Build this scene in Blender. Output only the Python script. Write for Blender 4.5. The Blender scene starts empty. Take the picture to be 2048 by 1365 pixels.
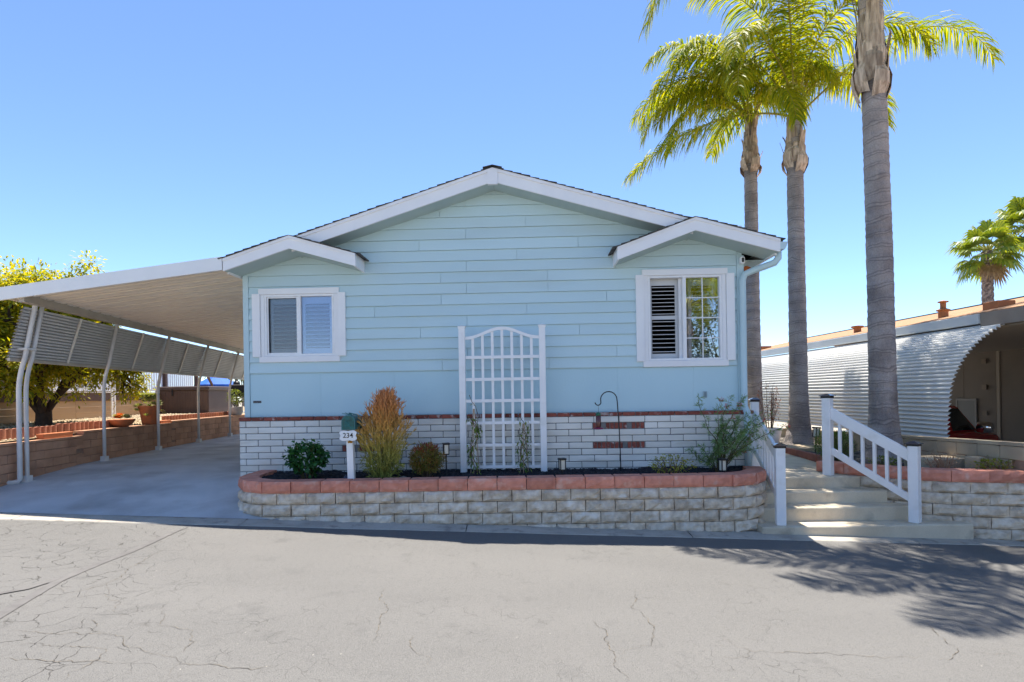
import bpy, bmesh, math, random
from mathutils import Vector, Matrix, noise as mnoise

# ------------------------------------------------------------------ camera, sky, sun, exposure
SC = bpy.context.scene
COL = SC.collection
PI = math.pi
rad = math.radians

cam_data = bpy.data.cameras.new('camera')
cam_data.lens = 20.0
cam_data.sensor_width = 36.0
cam_data.sensor_fit = 'HORIZONTAL'
cam_data.shift_y = 0.0515
cam_data.clip_start = 0.05
cam_data.clip_end = 2000
cam = bpy.data.objects.new('camera', cam_data)
COL.objects.link(cam)
cam.location = (0, 0, 1.85)
cam.rotation_euler = (rad(90), 0.016, 0)
SC.camera = cam

SUN_EL, SUN_AZ = 71.5, 8.5          # the sun stands behind the house, a little to the right (az from +Y towards +X)
world = bpy.data.worlds.new('World')
SC.world = world
world.use_nodes = True
wn = world.node_tree.nodes
wl = world.node_tree.links
bg = wn['Background']
sky = wn.new('ShaderNodeTexSky')
sky.sky_type = 'NISHITA'
sky.sun_disc = False
sky.sun_elevation = rad(SUN_EL)
sky.sun_rotation = rad(SUN_AZ)
sky.altitude = 0
sky.air_density = 0.7
sky.dust_density = 0.0
sky.ozone_density = 5.0
wl.new(sky.outputs[0], bg.inputs[0])
bg.inputs[1].default_value = 0.13

sun_data = bpy.data.lights.new('sun', 'SUN')
sun_data.energy = 5.0
sun_data.angle = rad(0.53)
sun_data.color = (1.0, 0.94, 0.84)
sun = bpy.data.objects.new('sun', sun_data)
COL.objects.link(sun)
sd = Vector((math.sin(rad(SUN_AZ)) * math.cos(rad(SUN_EL)), math.cos(rad(SUN_AZ)) * math.cos(rad(SUN_EL)), math.sin(rad(SUN_EL))))
sun.rotation_euler = sd.to_track_quat('Z', 'Y').to_euler()
sun.location = (5, 20, 30)

SC.view_settings.view_transform = 'Standard'
SC.view_settings.look = 'None'
SC.view_settings.gamma = 1.0
SC.view_settings.use_curve_mapping = False
SC.view_settings.exposure = 1.1
SC.render.engine = 'CYCLES'
SC.cycles.use_denoising = True
SC.cycles.max_bounces = 6
SC.cycles.adaptive_threshold = 0.02
SC.cycles.transparent_max_bounces = 12

# ------------------------------------------------------------------ materials
def srgb(r, g, b):
    f = lambda c: (c / 255.0) / 12.92 if c / 255.0 <= 0.04045 else ((c / 255.0 + 0.055) / 1.055) ** 2.4
    return (f(r), f(g), f(b))

def c4(c):
    return (c[0], c[1], c[2], 1.0)

def M(name, c, c2=None, scale=4.0, rough=0.8, rnd=0.0, bump=0.0, bscale=60.0, metal=0.0, spec=0.4,
      lo=0.35, hi=0.65, stretch=None, island=False, c3=None, scale3=1.0, lo3=0.5, hi3=0.75, fine=0.0):
    """procedural surface: two tones by world-space noise, tone shift per object, optional third stain tone, bump"""
    m = bpy.data.materials.new(name)
    m.use_nodes = True
    nt = m.node_tree
    N, L = nt.nodes, nt.links
    b = N['Principled BSDF']
    b.inputs['Roughness'].default_value = rough
    b.inputs['Metallic'].default_value = metal
    b.inputs['Specular IOR Level'].default_value = spec
    geo = N.new('ShaderNodeNewGeometry')
    pos = geo.outputs['Position']
    if stretch:
        mp = N.new('ShaderNodeVectorMath'); mp.operation = 'MULTIPLY'
        L.new(pos, mp.inputs[0]); mp.inputs[1].default_value = stretch
        pos = mp.outputs[0]
    def ramp(src, lo, hi):
        r = N.new('ShaderNodeMapRange'); r.inputs[1].default_value = lo; r.inputs[2].default_value = hi
        L.new(src, r.inputs[0]); return r.outputs[0]
    def noise(sc, det=4.0):
        t = N.new('ShaderNodeTexNoise'); t.inputs['Scale'].default_value = sc; t.inputs['Detail'].default_value = det
        L.new(pos, t.inputs['Vector']); return t.outputs[0]
    def mix(fac, a, bb, typ='MIX'):
        x = N.new('ShaderNodeMix'); x.data_type = 'RGBA'; x.blend_type = typ
        if isinstance(fac, float): x.inputs[0].default_value = fac
        else: L.new(fac, x.inputs[0])
        for i, v in ((6, a), (7, bb)):
            if isinstance(v, tuple): x.inputs[i].default_value = c4(v)
            else: L.new(v, x.inputs[i])
        return x.outputs[2]
    col = c
    if c2 is not None:
        src = geo.outputs['Random Per Island'] if island else ramp(noise(scale), lo, hi)
        col = mix(src, c, c2)
    if c3 is not None:
        col = mix(ramp(noise(scale3, 6.0), lo3, hi3), col, c3)
    if fine > 0:
        f = N.new('ShaderNodeMapRange'); f.inputs[3].default_value = 1 - fine; f.inputs[4].default_value = 1 + fine
        f.inputs[1].default_value = 0.3; f.inputs[2].default_value = 0.7
        L.new(noise(bscale, 3.0), f.inputs[0])
        hs = N.new('ShaderNodeHueSaturation')
        if isinstance(col, tuple): hs.inputs['Color'].default_value = c4(col)
        else: L.new(col, hs.inputs['Color'])
        L.new(f.outputs[0], hs.inputs['Value']); col = hs.outputs[0]
    if rnd > 0:
        oi = N.new('ShaderNodeObjectInfo')
        f = N.new('ShaderNodeMapRange'); f.inputs[3].default_value = 1 - rnd; f.inputs[4].default_value = 1 + rnd
        L.new(oi.outputs['Random'], f.inputs[0])
        hs = N.new('ShaderNodeHueSaturation')
        if isinstance(col, tuple): hs.inputs['Color'].default_value = c4(col)
        else: L.new(col, hs.inputs['Color'])
        L.new(f.outputs[0], hs.inputs['Value']); col = hs.outputs[0]
    if isinstance(col, tuple): b.inputs['Base Color'].default_value = c4(col)
    else: L.new(col, b.inputs['Base Color'])
    if bump > 0:
        bp = N.new('ShaderNodeBump'); bp.inputs['Strength'].default_value = 1.0; bp.inputs['Distance'].default_value = bump
        L.new(noise(bscale, 5.0), bp.inputs['Height']); L.new(bp.outputs[0], b.inputs['Normal'])
    return m

def LEAF(name, c1, c2, trans=0.45, rough=0.45, tint=(1.35, 1.25, 0.45), spec=0.4):
    m = bpy.data.materials.new(name); m.use_nodes = True
    N, L = m.node_tree.nodes, m.node_tree.links
    b = N['Principled BSDF']; b.inputs['Roughness'].default_value = rough; b.inputs['Specular IOR Level'].default_value = spec
    geo = N.new('ShaderNodeNewGeometry')
    x = N.new('ShaderNodeMix'); x.data_type = 'RGBA'
    L.new(geo.outputs['Random Per Island'], x.inputs[0]); x.inputs[6].default_value = c4(c1); x.inputs[7].default_value = c4(c2)
    L.new(x.outputs[2], b.inputs['Base Color'])
    y = N.new('ShaderNodeMix'); y.data_type = 'RGBA'; y.blend_type = 'MULTIPLY'; y.inputs[0].default_value = 1.0
    L.new(x.outputs[2], y.inputs[6]); y.inputs[7].default_value = c4(tint)
    t = N.new('ShaderNodeBsdfTranslucent'); L.new(y.outputs[2], t.inputs[0])
    ms = N.new('ShaderNodeMixShader'); ms.inputs[0].default_value = trans
    L.new(b.outputs[0], ms.inputs[1]); L.new(t.outputs[0], ms.inputs[2])
    L.new(ms.outputs[0], N['Material Output'].inputs[0])
    return m

# ------------------------------------------------------------------ mesh helpers
class MB:
    def __init__(s): s.v = []; s.f = []
    def add(s, vs, fs):
        o = len(s.v); s.v += [tuple(p) for p in vs]; s.f += [tuple(i + o for i in f) for f in fs]; return s
    def box(s, x0, y0, z0, x1, y1, z1):
        vs = [(x0,y0,z0),(x1,y0,z0),(x1,y1,z0),(x0,y1,z0),(x0,y0,z1),(x1,y0,z1),(x1,y1,z1),(x0,y1,z1)]
        return s.add(vs, [(0,3,2,1),(4,5,6,7),(0,1,5,4),(1,2,6,5),(2,3,7,6),(3,0,4,7)])
    def obox(s, a, b, w, h, up=(0, 0, 1)):
        """box of width w, height h from point a to b"""
        a, b = Vector(a), Vector(b); d = (b - a).normalized(); u = Vector(up)
        r = d.cross(u).normalized() * (w / 2); u = r.cross(d).normalized() * (h / 2)
        vs = [a-r-u, a+r-u, a+r+u, a-r+u, b-r-u, b+r-u, b+r+u, b-r+u]
        return s.add(vs, [(0,1,2,3),(7,6,5,4),(0,4,5,1),(1,5,6,2),(2,6,7,3),(3,7,4,0)])
    def poly(s, pts, off):
        """prism: planar polygon pts (3d) extruded by vector off"""
        n = len(pts); o = Vector(off)
        vs = [Vector(p) for p in pts] + [Vector(p) + o for p in pts]
        fs = [tuple(range(n)), tuple(range(2*n-1, n-1, -1))]
        fs += [(i, i+n, (i+1) % n + n, (i+1) % n) for i in range(n)]
        return s.add(vs, fs)
    def tube(s, pts, r, n=8, cap=True, flat=1.0):
        pts = [Vector(p) for p in pts]; m = len(pts)
        rs = r if isinstance(r, (list, tuple)) else [r] * m
        o = len(s.v); prev = None
        for i, p in enumerate(pts):
            d = (pts[min(i+1, m-1)] - pts[max(i-1, 0)])
            if d.length < 1e-9: d = Vector((0, 0, 1))
            d.normalize()
            if prev is None:
                a = d.orthogonal().normalized()
            else:
                a = prev - d * prev.dot(d)
                a = a.normalized() if a.length > 1e-6 else d.orthogonal().normalized()
            prev = a; b = d.cross(a)
            for k in range(n):
                t = 2 * PI * k / n
                s.v.append(tuple(p + (a * math.cos(t) + b * math.sin(t) * flat) * rs[i]))
        for i in range(m - 1):
            for k in range(n):
                s.f.append((o+i*n+k, o+i*n+(k+1) % n, o+(i+1)*n+(k+1) % n, o+(i+1)*n+k))
        if cap:
            s.f.append(tuple(o + k for k in reversed(range(n)))); s.f.append(tuple(o + (m-1)*n + k for k in range(n)))
        return s
    def lathe(s, prof, c=(0, 0, 0), n=16, cap=True):
        """prof: (radius, z) from bottom to top"""
        o = len(s.v)
        for (r, z) in prof:
            for k in range(n):
                t = 2 * PI * k / n
                s.v.append((c[0] + r * math.cos(t), c[1] + r * math.sin(t), c[2] + z))
        for i in range(len(prof) - 1):
            for k in range(n):
                s.f.append((o+i*n+k, o+i*n+(k+1) % n, o+(i+1)*n+(k+1) % n, o+(i+1)*n+k))
        if cap:
            s.f.append(tuple(o + k for k in reversed(range(n)))); s.f.append(tuple(o + (len(prof)-1)*n + k for k in range(n)))
        return s
    def grid(s, fn, nu, nv):
        o = len(s.v)
        for j in range(nv + 1):
            for i in range(nu + 1):
                s.v.append(tuple(fn(i / nu, j / nv)))
        for j in range(nv):
            for i in range(nu):
                a = o + j * (nu + 1) + i
                s.f.append((a, a + 1, a + nu + 2, a + nu + 1))
        return s
    def mesh(s, name, mat=None, smooth=False, bevel=0.0):
        me = bpy.data.meshes.new(name); me.from_pydata(s.v, [], s.f); me.update()
        if bevel > 0:
            bm = bmesh.new(); bm.from_mesh(me)
            bmesh.ops.recalc_face_normals(bm, faces=bm.faces)
            es = [e for e in bm.edges if len(e.link_faces) == 2 and e.calc_face_angle() > 0.5]
            bmesh.ops.bevel(bm, geom=es, offset=bevel, segments=1, profile=0.5, affect='EDGES')
            bm.to_mesh(me); bm.free()
        if mat: me.materials.append(mat)
        if smooth:
            me.polygons.foreach_set('use_smooth', [True] * len(me.polygons))
        return me
    def build(s, name, mat=None, parent=None, smooth=False, bevel=0.0):
        return link(name, s.mesh(name, mat, smooth, bevel), parent)

def link(name, me, parent=None, loc=(0, 0, 0), rz=0.0):
    o = bpy.data.objects.new(name, me); COL.objects.link(o)
    o.location = loc; o.rotation_euler = (0, 0, rz)
    if parent is not None: o.parent = parent
    return o

def tag(o, label=None, cat=None, group=None, kind=None):
    if label: o['label'] = label
    if cat: o['category'] = cat
    if group: o['group'] = group
    if kind: o['kind'] = kind
    return o

def thing(name, label, cat, loc=(0, 0, 0), rz=0.0, group=None):
    o = bpy.data.objects.new(name, None); COL.objects.link(o)
    o.location = loc; o.rotation_euler = (0, 0, rz); o.empty_display_size = 0.2
    return tag(o, label, cat, group)

def lerp(a, b, t): return a + (b - a) * t

def pl(xs, x):
    """piecewise linear through [(x, y), ...]"""
    if x <= xs[0][0]: return xs[0][1]
    for (a, ya), (b, yb) in zip(xs, xs[1:]):
        if x <= b: return lerp(ya, yb, (x - a) / (b - a))
    return xs[-1][1]

class Path:
    def __init__(s, pts, sub=1):
        if sub > 1:      # Catmull-Rom smoothing
            q = []; P = [Vector((p[0], p[1], 0)) for p in pts]
            for i in range(len(P) - 1):
                p0, p1, p2, p3 = P[max(i-1, 0)], P[i], P[i+1], P[min(i+2, len(P)-1)]
                for k in range(sub):
                    t = k / sub
                    q.append(0.5 * ((2*p1) + (p2-p0)*t + (2*p0-5*p1+4*p2-p3)*t*t + (3*p1-p0-3*p2+p3)*t**3))
            q.append(P[-1]); pts = q
        s.p = [Vector((p[0], p[1], 0)) for p in pts]; s.s = [0]
        for a, b in zip(s.p, s.p[1:]): s.s.append(s.s[-1] + (b - a).length)
        s.L = s.s[-1]
    def at(s, d):
        d = min(max(d, 0), s.L)
        for i in range(len(s.s) - 1):
            if d <= s.s[i+1] + 1e-9:
                t = (d - s.s[i]) / max(s.s[i+1] - s.s[i], 1e-9)
                return s.p[i].lerp(s.p[i+1], t)
        return s.p[-1].copy()
    def tan(s, d, e=0.12):
        return (s.at(d + e) - s.at(d - e)).normalized()

def nz(x, y, z=0.0): return mnoise.noise(Vector((x, y, z)))

# ------------------------------------------------------------------ material palette
m_white = M('white_paint', (0.86, 0.86, 0.86), (0.82, 0.82, 0.83), scale=3, rough=0.5, bump=0.0006, bscale=25)
m_vinyl = M('white_vinyl', (0.86, 0.86, 0.86), (0.83, 0.83, 0.84), scale=6, rough=0.4, spec=0.5, c3=(0.72, 0.71, 0.68), scale3=5, lo3=0.55, hi3=0.85)
m_siding = M('blue_siding', (0.545, 0.70, 0.74), (0.515, 0.675, 0.715), scale=1.3, rough=0.75, rnd=0.035, bump=0.0025, bscale=110, stretch=(0.2, 1, 1), c3=(0.49, 0.62, 0.64), scale3=2.2, lo3=0.52, hi3=0.85)
m_trim = M('blue_trim', (0.535, 0.69, 0.73), (0.505, 0.66, 0.70), scale=2, rough=0.7, bump=0.0006, bscale=70)
m_panel = M('blue_panel', (0.51, 0.70, 0.765), (0.48, 0.67, 0.735), scale=0.9, rough=0.75, rnd=0.01, bump=0.002, bscale=45, stretch=(1, 1, 0.5))
m_soffit = M('soffit_paint', (0.46, 0.57, 0.56), (0.42, 0.53, 0.53), scale=2, rough=0.8)
m_shingle = M('asphalt_shingle', (0.045, 0.045, 0.05), (0.10, 0.095, 0.09), scale=9, rough=0.95, bump=0.004, bscale=120)
m_slump = M('slump_block', (0.82, 0.79, 0.73), (0.73, 0.70, 0.63), scale=5, rough=0.9, rnd=0.09, bump=0.003, bscale=45, stretch=(0.4, 1, 2), c3=(0.58, 0.52, 0.43), scale3=2.3, lo3=0.56, hi3=0.8)
m_mortar = M('mortar', (0.22, 0.215, 0.21), (0.16, 0.158, 0.155), scale=12, rough=0.95, bump=0.002, bscale=80)
m_redbrick = M('red_brick', (0.30, 0.085, 0.060), (0.22, 0.060, 0.045), scale=14, rough=0.9, rnd=0.25, bump=0.003, bscale=60, c3=(0.55, 0.45, 0.42), scale3=9, lo3=0.58, hi3=0.72)
m_block = M('retaining_block', (0.73, 0.61, 0.465), (0.50, 0.405, 0.30), scale=11, rough=0.95, rnd=0.10, bump=0.008, bscale=38, c3=(0.79, 0.71, 0.60), scale3=6, lo3=0.48, hi3=0.70)
m_cap = M('red_cap_block', (0.71, 0.29, 0.20), (0.57, 0.22, 0.15), scale=10, rough=0.95, rnd=0.14, bump=0.006, bscale=40, c3=(0.70, 0.42, 0.33), scale3=7, lo3=0.55, hi3=0.75)
m_conc = M('concrete', (0.58, 0.59, 0.59), (0.49, 0.50, 0.50), scale=1.6, rough=0.9, bump=0.0015, bscale=90, c3=(0.34, 0.34, 0.335), scale3=1.3, lo3=0.48, hi3=0.75, fine=0.06)
m_kerb = M('kerb_concrete', (0.46, 0.42, 0.355), (0.36, 0.325, 0.275), scale=3, rough=0.95, bump=0.003, bscale=60, c3=(0.27, 0.245, 0.21), scale3=6, lo3=0.58, hi3=0.72, fine=0.08)
m_step = M('step_concrete', (0.68, 0.585, 0.44), (0.57, 0.48, 0.35), scale=2.2, rough=0.9, bump=0.002, bscale=70, c3=(0.42, 0.36, 0.27), scale3=3.0, lo3=0.56, hi3=0.72, fine=0.05)
m_cmu = M('tan_block', (0.56, 0.315, 0.195), (0.44, 0.24, 0.145), scale=3, rough=0.95, rnd=0.12, bump=0.004, bscale=55, c3=(0.32, 0.17, 0.105), scale3=1.4, lo3=0.55, hi3=0.75)
m_cmuj = M('tan_mortar', (0.36, 0.225, 0.155), (0.28, 0.175, 0.12), scale=8, rough=0.95)
m_cmur = M('sand_block', (0.50, 0.40, 0.27), (0.41, 0.32, 0.22), scale=3, rough=0.95, rnd=0.08, bump=0.004, bscale=55)
m_alu = M('white_aluminium', (0.84, 0.84, 0.83), (0.80, 0.80, 0.79), scale=2, rough=0.38, spec=0.5)
m_cream = M('cream_aluminium', (0.88, 0.81, 0.70), (0.84, 0.76, 0.65), scale=2, rough=0.45, spec=0.5)
m_beam = M('beige_steel', (0.50, 0.44, 0.36), (0.44, 0.38, 0.31), scale=3, rough=0.5)
m_post = M('painted_post', (0.74, 0.72, 0.69), (0.66, 0.64, 0.61), scale=4, rough=0.5)
m_louv = M('grey_louvre', (0.60, 0.58, 0.55), (0.54, 0.52, 0.49), scale=3, rough=0.45, spec=0.5)
m_black = M('black_plastic', (0.018, 0.018, 0.02), rough=0.4)
m_iron = M('black_iron', (0.012, 0.012, 0.014), rough=0.5)
m_dark = M('dark_interior', (0.05, 0.045, 0.05), rough=0.9)
m_mulch = M('black_mulch', (0.012, 0.012, 0.016), (0.030, 0.029, 0.034), scale=30, rough=0.95, bump=0.015, bscale=30)
m_chip = M('mulch_chip', (0.010, 0.010, 0.014), (0.055, 0.052, 0.058), rough=0.9, island=True)
def palm_bark():
    m = M('palm_bark', (0.40, 0.345, 0.315), (0.29, 0.245, 0.225), scale=3.0, rough=0.95, c3=(0.17, 0.14, 0.13), scale3=1.6, lo3=0.50, hi3=0.74, fine=0.16, bscale=45)
    N, L = m.node_tree.nodes, m.node_tree.links; b = N['Principled BSDF']
    geo = N.new('ShaderNodeNewGeometry'); base = b.inputs['Base Color'].links[0].from_socket
    w = N.new('ShaderNodeTexWave'); w.wave_type = 'BANDS'; w.bands_direction = 'Z'; w.inputs['Scale'].default_value = 1.35; w.inputs['Distortion'].default_value = 4.5; w.inputs['Detail'].default_value = 4; w.inputs['Detail Scale'].default_value = 1.4
    L.new(geo.outputs['Position'], w.inputs['Vector'])
    r1 = N.new('ShaderNodeMapRange'); r1.inputs[1].default_value = 0.90; r1.inputs[2].default_value = 1.0; L.new(w.outputs['Fac'], r1.inputs[0])
    mx = N.new('ShaderNodeMix'); mx.data_type = 'RGBA'; rm = N.new('ShaderNodeTexNoise'); rm.inputs['Scale'].default_value = 7; L.new(geo.outputs['Position'], rm.inputs['Vector']); rr = N.new('ShaderNodeMapRange'); rr.inputs[1].default_value = 0.42; rr.inputs[2].default_value = 0.66; rr.inputs[4].default_value = 0.55; L.new(rm.outputs[0], rr.inputs[0]); rf = N.new('ShaderNodeMath'); rf.operation = 'MULTIPLY'; L.new(r1.outputs[0], rf.inputs[0]); L.new(rr.outputs[0], rf.inputs[1]); L.new(rf.outputs[0], mx.inputs[0]); L.new(base, mx.inputs[6]); mx.inputs[7].default_value = (0.42, 0.37, 0.34, 1)
    r2 = N.new('ShaderNodeMapRange'); r2.inputs[1].default_value = 0.78; r2.inputs[2].default_value = 0.88; r2.inputs[3].default_value = 0.0; r2.inputs[4].default_value = 1.0; L.new(w.outputs['Fac'], r2.inputs[0])
    sb = N.new('ShaderNodeMath'); sb.operation = 'SUBTRACT'; L.new(r2.outputs[0], sb.inputs[0]); L.new(r1.outputs[0], sb.inputs[1])
    fm = N.new('ShaderNodeMath'); fm.operation = 'MULTIPLY'; fm.use_clamp = True; L.new(sb.outputs[0], fm.inputs[0]); fm.inputs[1].default_value = 0.6
    m2 = N.new('ShaderNodeMix'); m2.data_type = 'RGBA'; L.new(fm.outputs[0], m2.inputs[0]); L.new(mx.outputs[2], m2.inputs[6]); m2.inputs[7].default_value = (0.13, 0.105, 0.10, 1)
    L.new(m2.outputs[2], b.inputs['Base Color'])
    st = N.new('ShaderNodeVectorMath'); st.operation = 'MULTIPLY'; L.new(geo.outputs['Position'], st.inputs[0]); st.inputs[1].default_value = (5, 5, 0.7)
    tn = N.new('ShaderNodeTexNoise'); tn.inputs['Scale'].default_value = 6; tn.inputs['Detail'].default_value = 6; L.new(st.outputs[0], tn.inputs['Vector'])
    ad = N.new('ShaderNodeMath'); ad.operation = 'MULTIPLY_ADD'; L.new(w.outputs['Fac'], ad.inputs[0]); ad.inputs[1].default_value = 0.22; L.new(tn.outputs[0], ad.inputs[2])
    bp = N.new('ShaderNodeBump'); bp.inputs['Distance'].default_value = 0.02; L.new(ad.outputs[0], bp.inputs['Height']); L.new(bp.outputs[0], b.inputs['Normal'])
    return m
m_bark = palm_bark()
m_boot = M('palm_sheath', (0.58, 0.46, 0.35), (0.27, 0.20, 0.145), scale=7, rough=0.95, rnd=0.35, bump=0.01, bscale=30, stretch=(3, 3, 0.4), island=False)
m_rach = M('frond_stem', (0.34, 0.30, 0.05), (0.26, 0.25, 0.05), scale=2, rough=0.5)
m_frond = LEAF('palm_leaflet', (0.12, 0.22, 0.02), (0.37, 0.39, 0.035), trans=0.55, rough=0.5, tint=(1.8, 1.45, 0.2), spec=0.15)
m_wood = M('tree_bark', (0.085, 0.055, 0.04), (0.05, 0.032, 0.025), scale=8, rough=0.95, bump=0.01, bscale=25)
m_terra = M('terracotta', (0.50, 0.165, 0.065), (0.42, 0.13, 0.05), scale=4, rough=0.8, bump=0.001, bscale=40)

def glass(name, refl, tint=(0.9, 0.95, 1.0), rough=0.0):
    m = bpy.data.materials.new(name); m.use_nodes = True
    N, L = m.node_tree.nodes, m.node_tree.links
    N.remove(N['Principled BSDF'])
    g = N.new('ShaderNodeBsdfGlossy'); g.inputs['Roughness'].default_value = rough; g.inputs['Color'].default_value = (1, 1, 1, 1)
    t = N.new('ShaderNodeBsdfTransparent'); t.inputs[0].default_value = c4(tint)
    fr = N.new('ShaderNodeFresnel'); fr.inputs[0].default_value = 1.5
    ad = N.new('ShaderNodeMath'); ad.operation = 'ADD'; ad.use_clamp = True
    L.new(fr.outputs[0], ad.inputs[0]); ad.inputs[1].default_value = refl
    ms = N.new('ShaderNodeMixShader'); L.new(ad.outputs[0], ms.inputs[0]); L.new(t.outputs[0], ms.inputs[1]); L.new(g.outputs[0], ms.inputs[2])
    L.new(ms.outputs[0], N['Material Output'].inputs[0])
    return m
m_glass = glass('window_glass', 0.22)
m_pane = glass('tinted_glass', 0.10, tint=(0.35, 0.37, 0.4))
# ------------------------------------------------------------------ ground, road, kerb, driveway
def G(x): return -0.042 * max(min(x, 40), -40)        # the street falls to the right

def asphalt():
    m = bpy.data.materials.new('old_asphalt'); m.use_nodes = True
    N, L = m.node_tree.nodes, m.node_tree.links
    b = N['Principled BSDF']; b.inputs['Roughness'].default_value = 0.92; b.inputs['Specular IOR Level'].default_value = 0.25
    pos = N.new('ShaderNodeNewGeometry').outputs['Position']
    def noise(sc, det, vec=pos):
        t = N.new('ShaderNodeTexNoise'); t.inputs['Scale'].default_value = sc; t.inputs['Detail'].default_value = det
        L.new(vec, t.inputs['Vector']); return t
    def mr(src, a, b_, c=0.0, d=1.0):
        r = N.new('ShaderNodeMapRange'); r.inputs[1].default_value = a; r.inputs[2].default_value = b_; r.inputs[3].default_value = c; r.inputs[4].default_value = d
        L.new(src, r.inputs[0]); return r.outputs[0]
    def mix(fac, a, bb):
        x = N.new('ShaderNodeMix'); x.data_type = 'RGBA'; L.new(fac, x.inputs[0])
        for i, v in ((6, a), (7, bb)):
            if isinstance(v, tuple): x.inputs[i].default_value = c4(v)
            else: L.new(v, x.inputs[i])
        return x.outputs[2]
    def math_(op, a, b_):
        x = N.new('ShaderNodeMath'); x.operation = op
        for i, v in ((0, a), (1, b_)):
            if isinstance(v, (int, float)): x.inputs[i].default_value = v
            else: L.new(v, x.inputs[i])
        return x.outputs[0]
    st = N.new('ShaderNodeVectorMath'); st.operation = 'MULTIPLY'; L.new(pos, st.inputs[0]); st.inputs[1].default_value = (0.35, 1.0, 1.0)
    col = mix(mr(noise(0.9, 4, st.outputs[0]).outputs[0], 0.3, 0.7), (0.161, 0.155, 0.146), (0.125, 0.121, 0.115))
    col = mix(mr(noise(140, 2).outputs[0], 0.35, 0.75), col, (0.21, 0.202, 0.19))
    col = mix(mr(noise(0.35, 5).outputs[0], 0.52, 0.72, 0.0, 0.5), col, (0.187, 0.178, 0.167))
    col = mix(mr(noise(3.0, 6).outputs[0], 0.60, 0.74, 0.0, 0.35), col, (0.105, 0.102, 0.098))
    col = mix(mr(noise(260, 2).outputs[0], 0.53, 0.68), col, (0.065, 0.065, 0.065))
    sp = N.new('ShaderNodeTexVoronoi'); sp.inputs['Scale'].default_value = 9; L.new(pos, sp.inputs['Vector'])
    col = mix(math_('MULTIPLY', mr(sp.outputs['Distance'], 0.035, 0.05, 1.0, 0.0), mr(noise(1.7, 3).outputs[0], 0.52, 0.56)), col, (0.45, 0.42, 0.36))
    # hairline crazing, warped cells, fading in and out
    warp = N.new('ShaderNodeVectorMath'); warp.operation = 'MULTIPLY_ADD'
    L.new(noise(2.2, 5).outputs['Color'], warp.inputs[0]); warp.inputs[1].default_value = (0.55, 0.55, 0.0); L.new(pos, warp.inputs[2])
    flat = N.new('ShaderNodeVectorMath'); flat.operation = 'MULTIPLY'; L.new(warp.outputs[0], flat.inputs[0]); flat.inputs[1].default_value = (1, 1, 0)
    def cracks(scale, w):
        v = N.new('ShaderNodeTexVoronoi'); v.feature = 'DISTANCE_TO_EDGE'; v.inputs['Scale'].default_value = scale
        L.new(flat.outputs[0], v.inputs['Vector']); return mr(v.outputs['Distance'], 0.0, w, 1.0, 0.0)
    sx = N.new('ShaderNodeSeparateXYZ'); L.new(pos, sx.inputs[0])
    left = mr(math_('ADD', sx.outputs[0], math_('MULTIPLY', sx.outputs[1], 0.45)), -0.2, -1.5)      # alligator cracking in the near left corner
    c_a = math_('MULTIPLY', cracks(3.4, 0.018), left)
    c_a = math_('MULTIPLY', c_a, mr(noise(7, 3).outputs[0], 0.40, 0.56))
    c_b = math_('MULTIPLY', cracks(7.0, 0.020), mr(noise(0.8, 3).outputs[0], 0.40, 0.62, 0.0, 0.55))
    c_b = math_('MULTIPLY', c_b, mr(noise(6, 3).outputs[0], 0.42, 0.6))
    ck = math_('MAXIMUM', c_a, c_b)
    col = mix(math_('MULTIPLY', ck, 0.8), col, (0.045, 0.04, 0.035))
    L.new(col, b.inputs['Base Color'])
    bp = N.new('ShaderNodeBump'); bp.inputs['Strength'].default_value = 1; bp.inputs['Distance'].default_value = 0.004
    h = math_('SUBTRACT', noise(150, 3).outputs[0], math_('MULTIPLY', ck, 1.5))
    L.new(h, bp.inputs['Height']); L.new(bp.outputs[0], b.inputs['Normal'])
    return m
m_road = asphalt()

road = MB().grid(lambda u, v: ((u - 0.5) * 90, lerp(-3.2, 7.70, v), G((u - 0.5) * 90) - 0.024 + 0.006 * nz(u * 60, v * 9)), 90, 24).build('road', m_road)
tag(road, kind='structure')

m_soil = M('pale_bounce_ground', (0.42, 0.37, 0.29), (0.33, 0.29, 0.22), scale=0.4, rough=0.95, bump=0.01, bscale=10)  # ground tone lightened so it bounces sunlight onto the shaded house front
def terr(x, y):
    z = G(x) - 0.16
    d = math.hypot(x, y)
    if d > 60: z -= min((d - 60) * 0.02, 3.0)
    return z
def gx(t): return math.copysign(abs(t) ** 2.2 * 600, t)
terrain = MB().grid(lambda u, v: (gx(2*u-1), gx(2*v-1), terr(gx(2*u-1), gx(2*v-1))), 60, 60).build('terrain', m_soil)
tag(terrain, kind='structure')

# concrete edge strip between the driveway and the road, laid in lengths
kerb = thing('kerb', None, None); tag(kerb, kind='structure')
rk = random.Random(4)
x = -22.0
while x < 22:
    w = 3.05
    a, b_ = x + 0.006, x + w - 0.006
    mb = MB()
    mb.grid(lambda u, v: (lerp(a, b_, u), pl([(0, 7.62), (0.15, 7.66), (0.9, 7.89), (1, 7.93)], v) + 0.012 * nz(lerp(a, b_, u) * 3, 1.3) * (1 - v),
            G(lerp(a, b_, u)) + pl([(0, -0.05), (0.12, -0.014), (0.5, -0.002), (1, 0.016)], v) + 0.004 * nz(lerp(a, b_, u) * 5, v * 3)), 24, 8)
    mb.build('kerb_length', m_kerb, kerb)
    x += w

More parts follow.
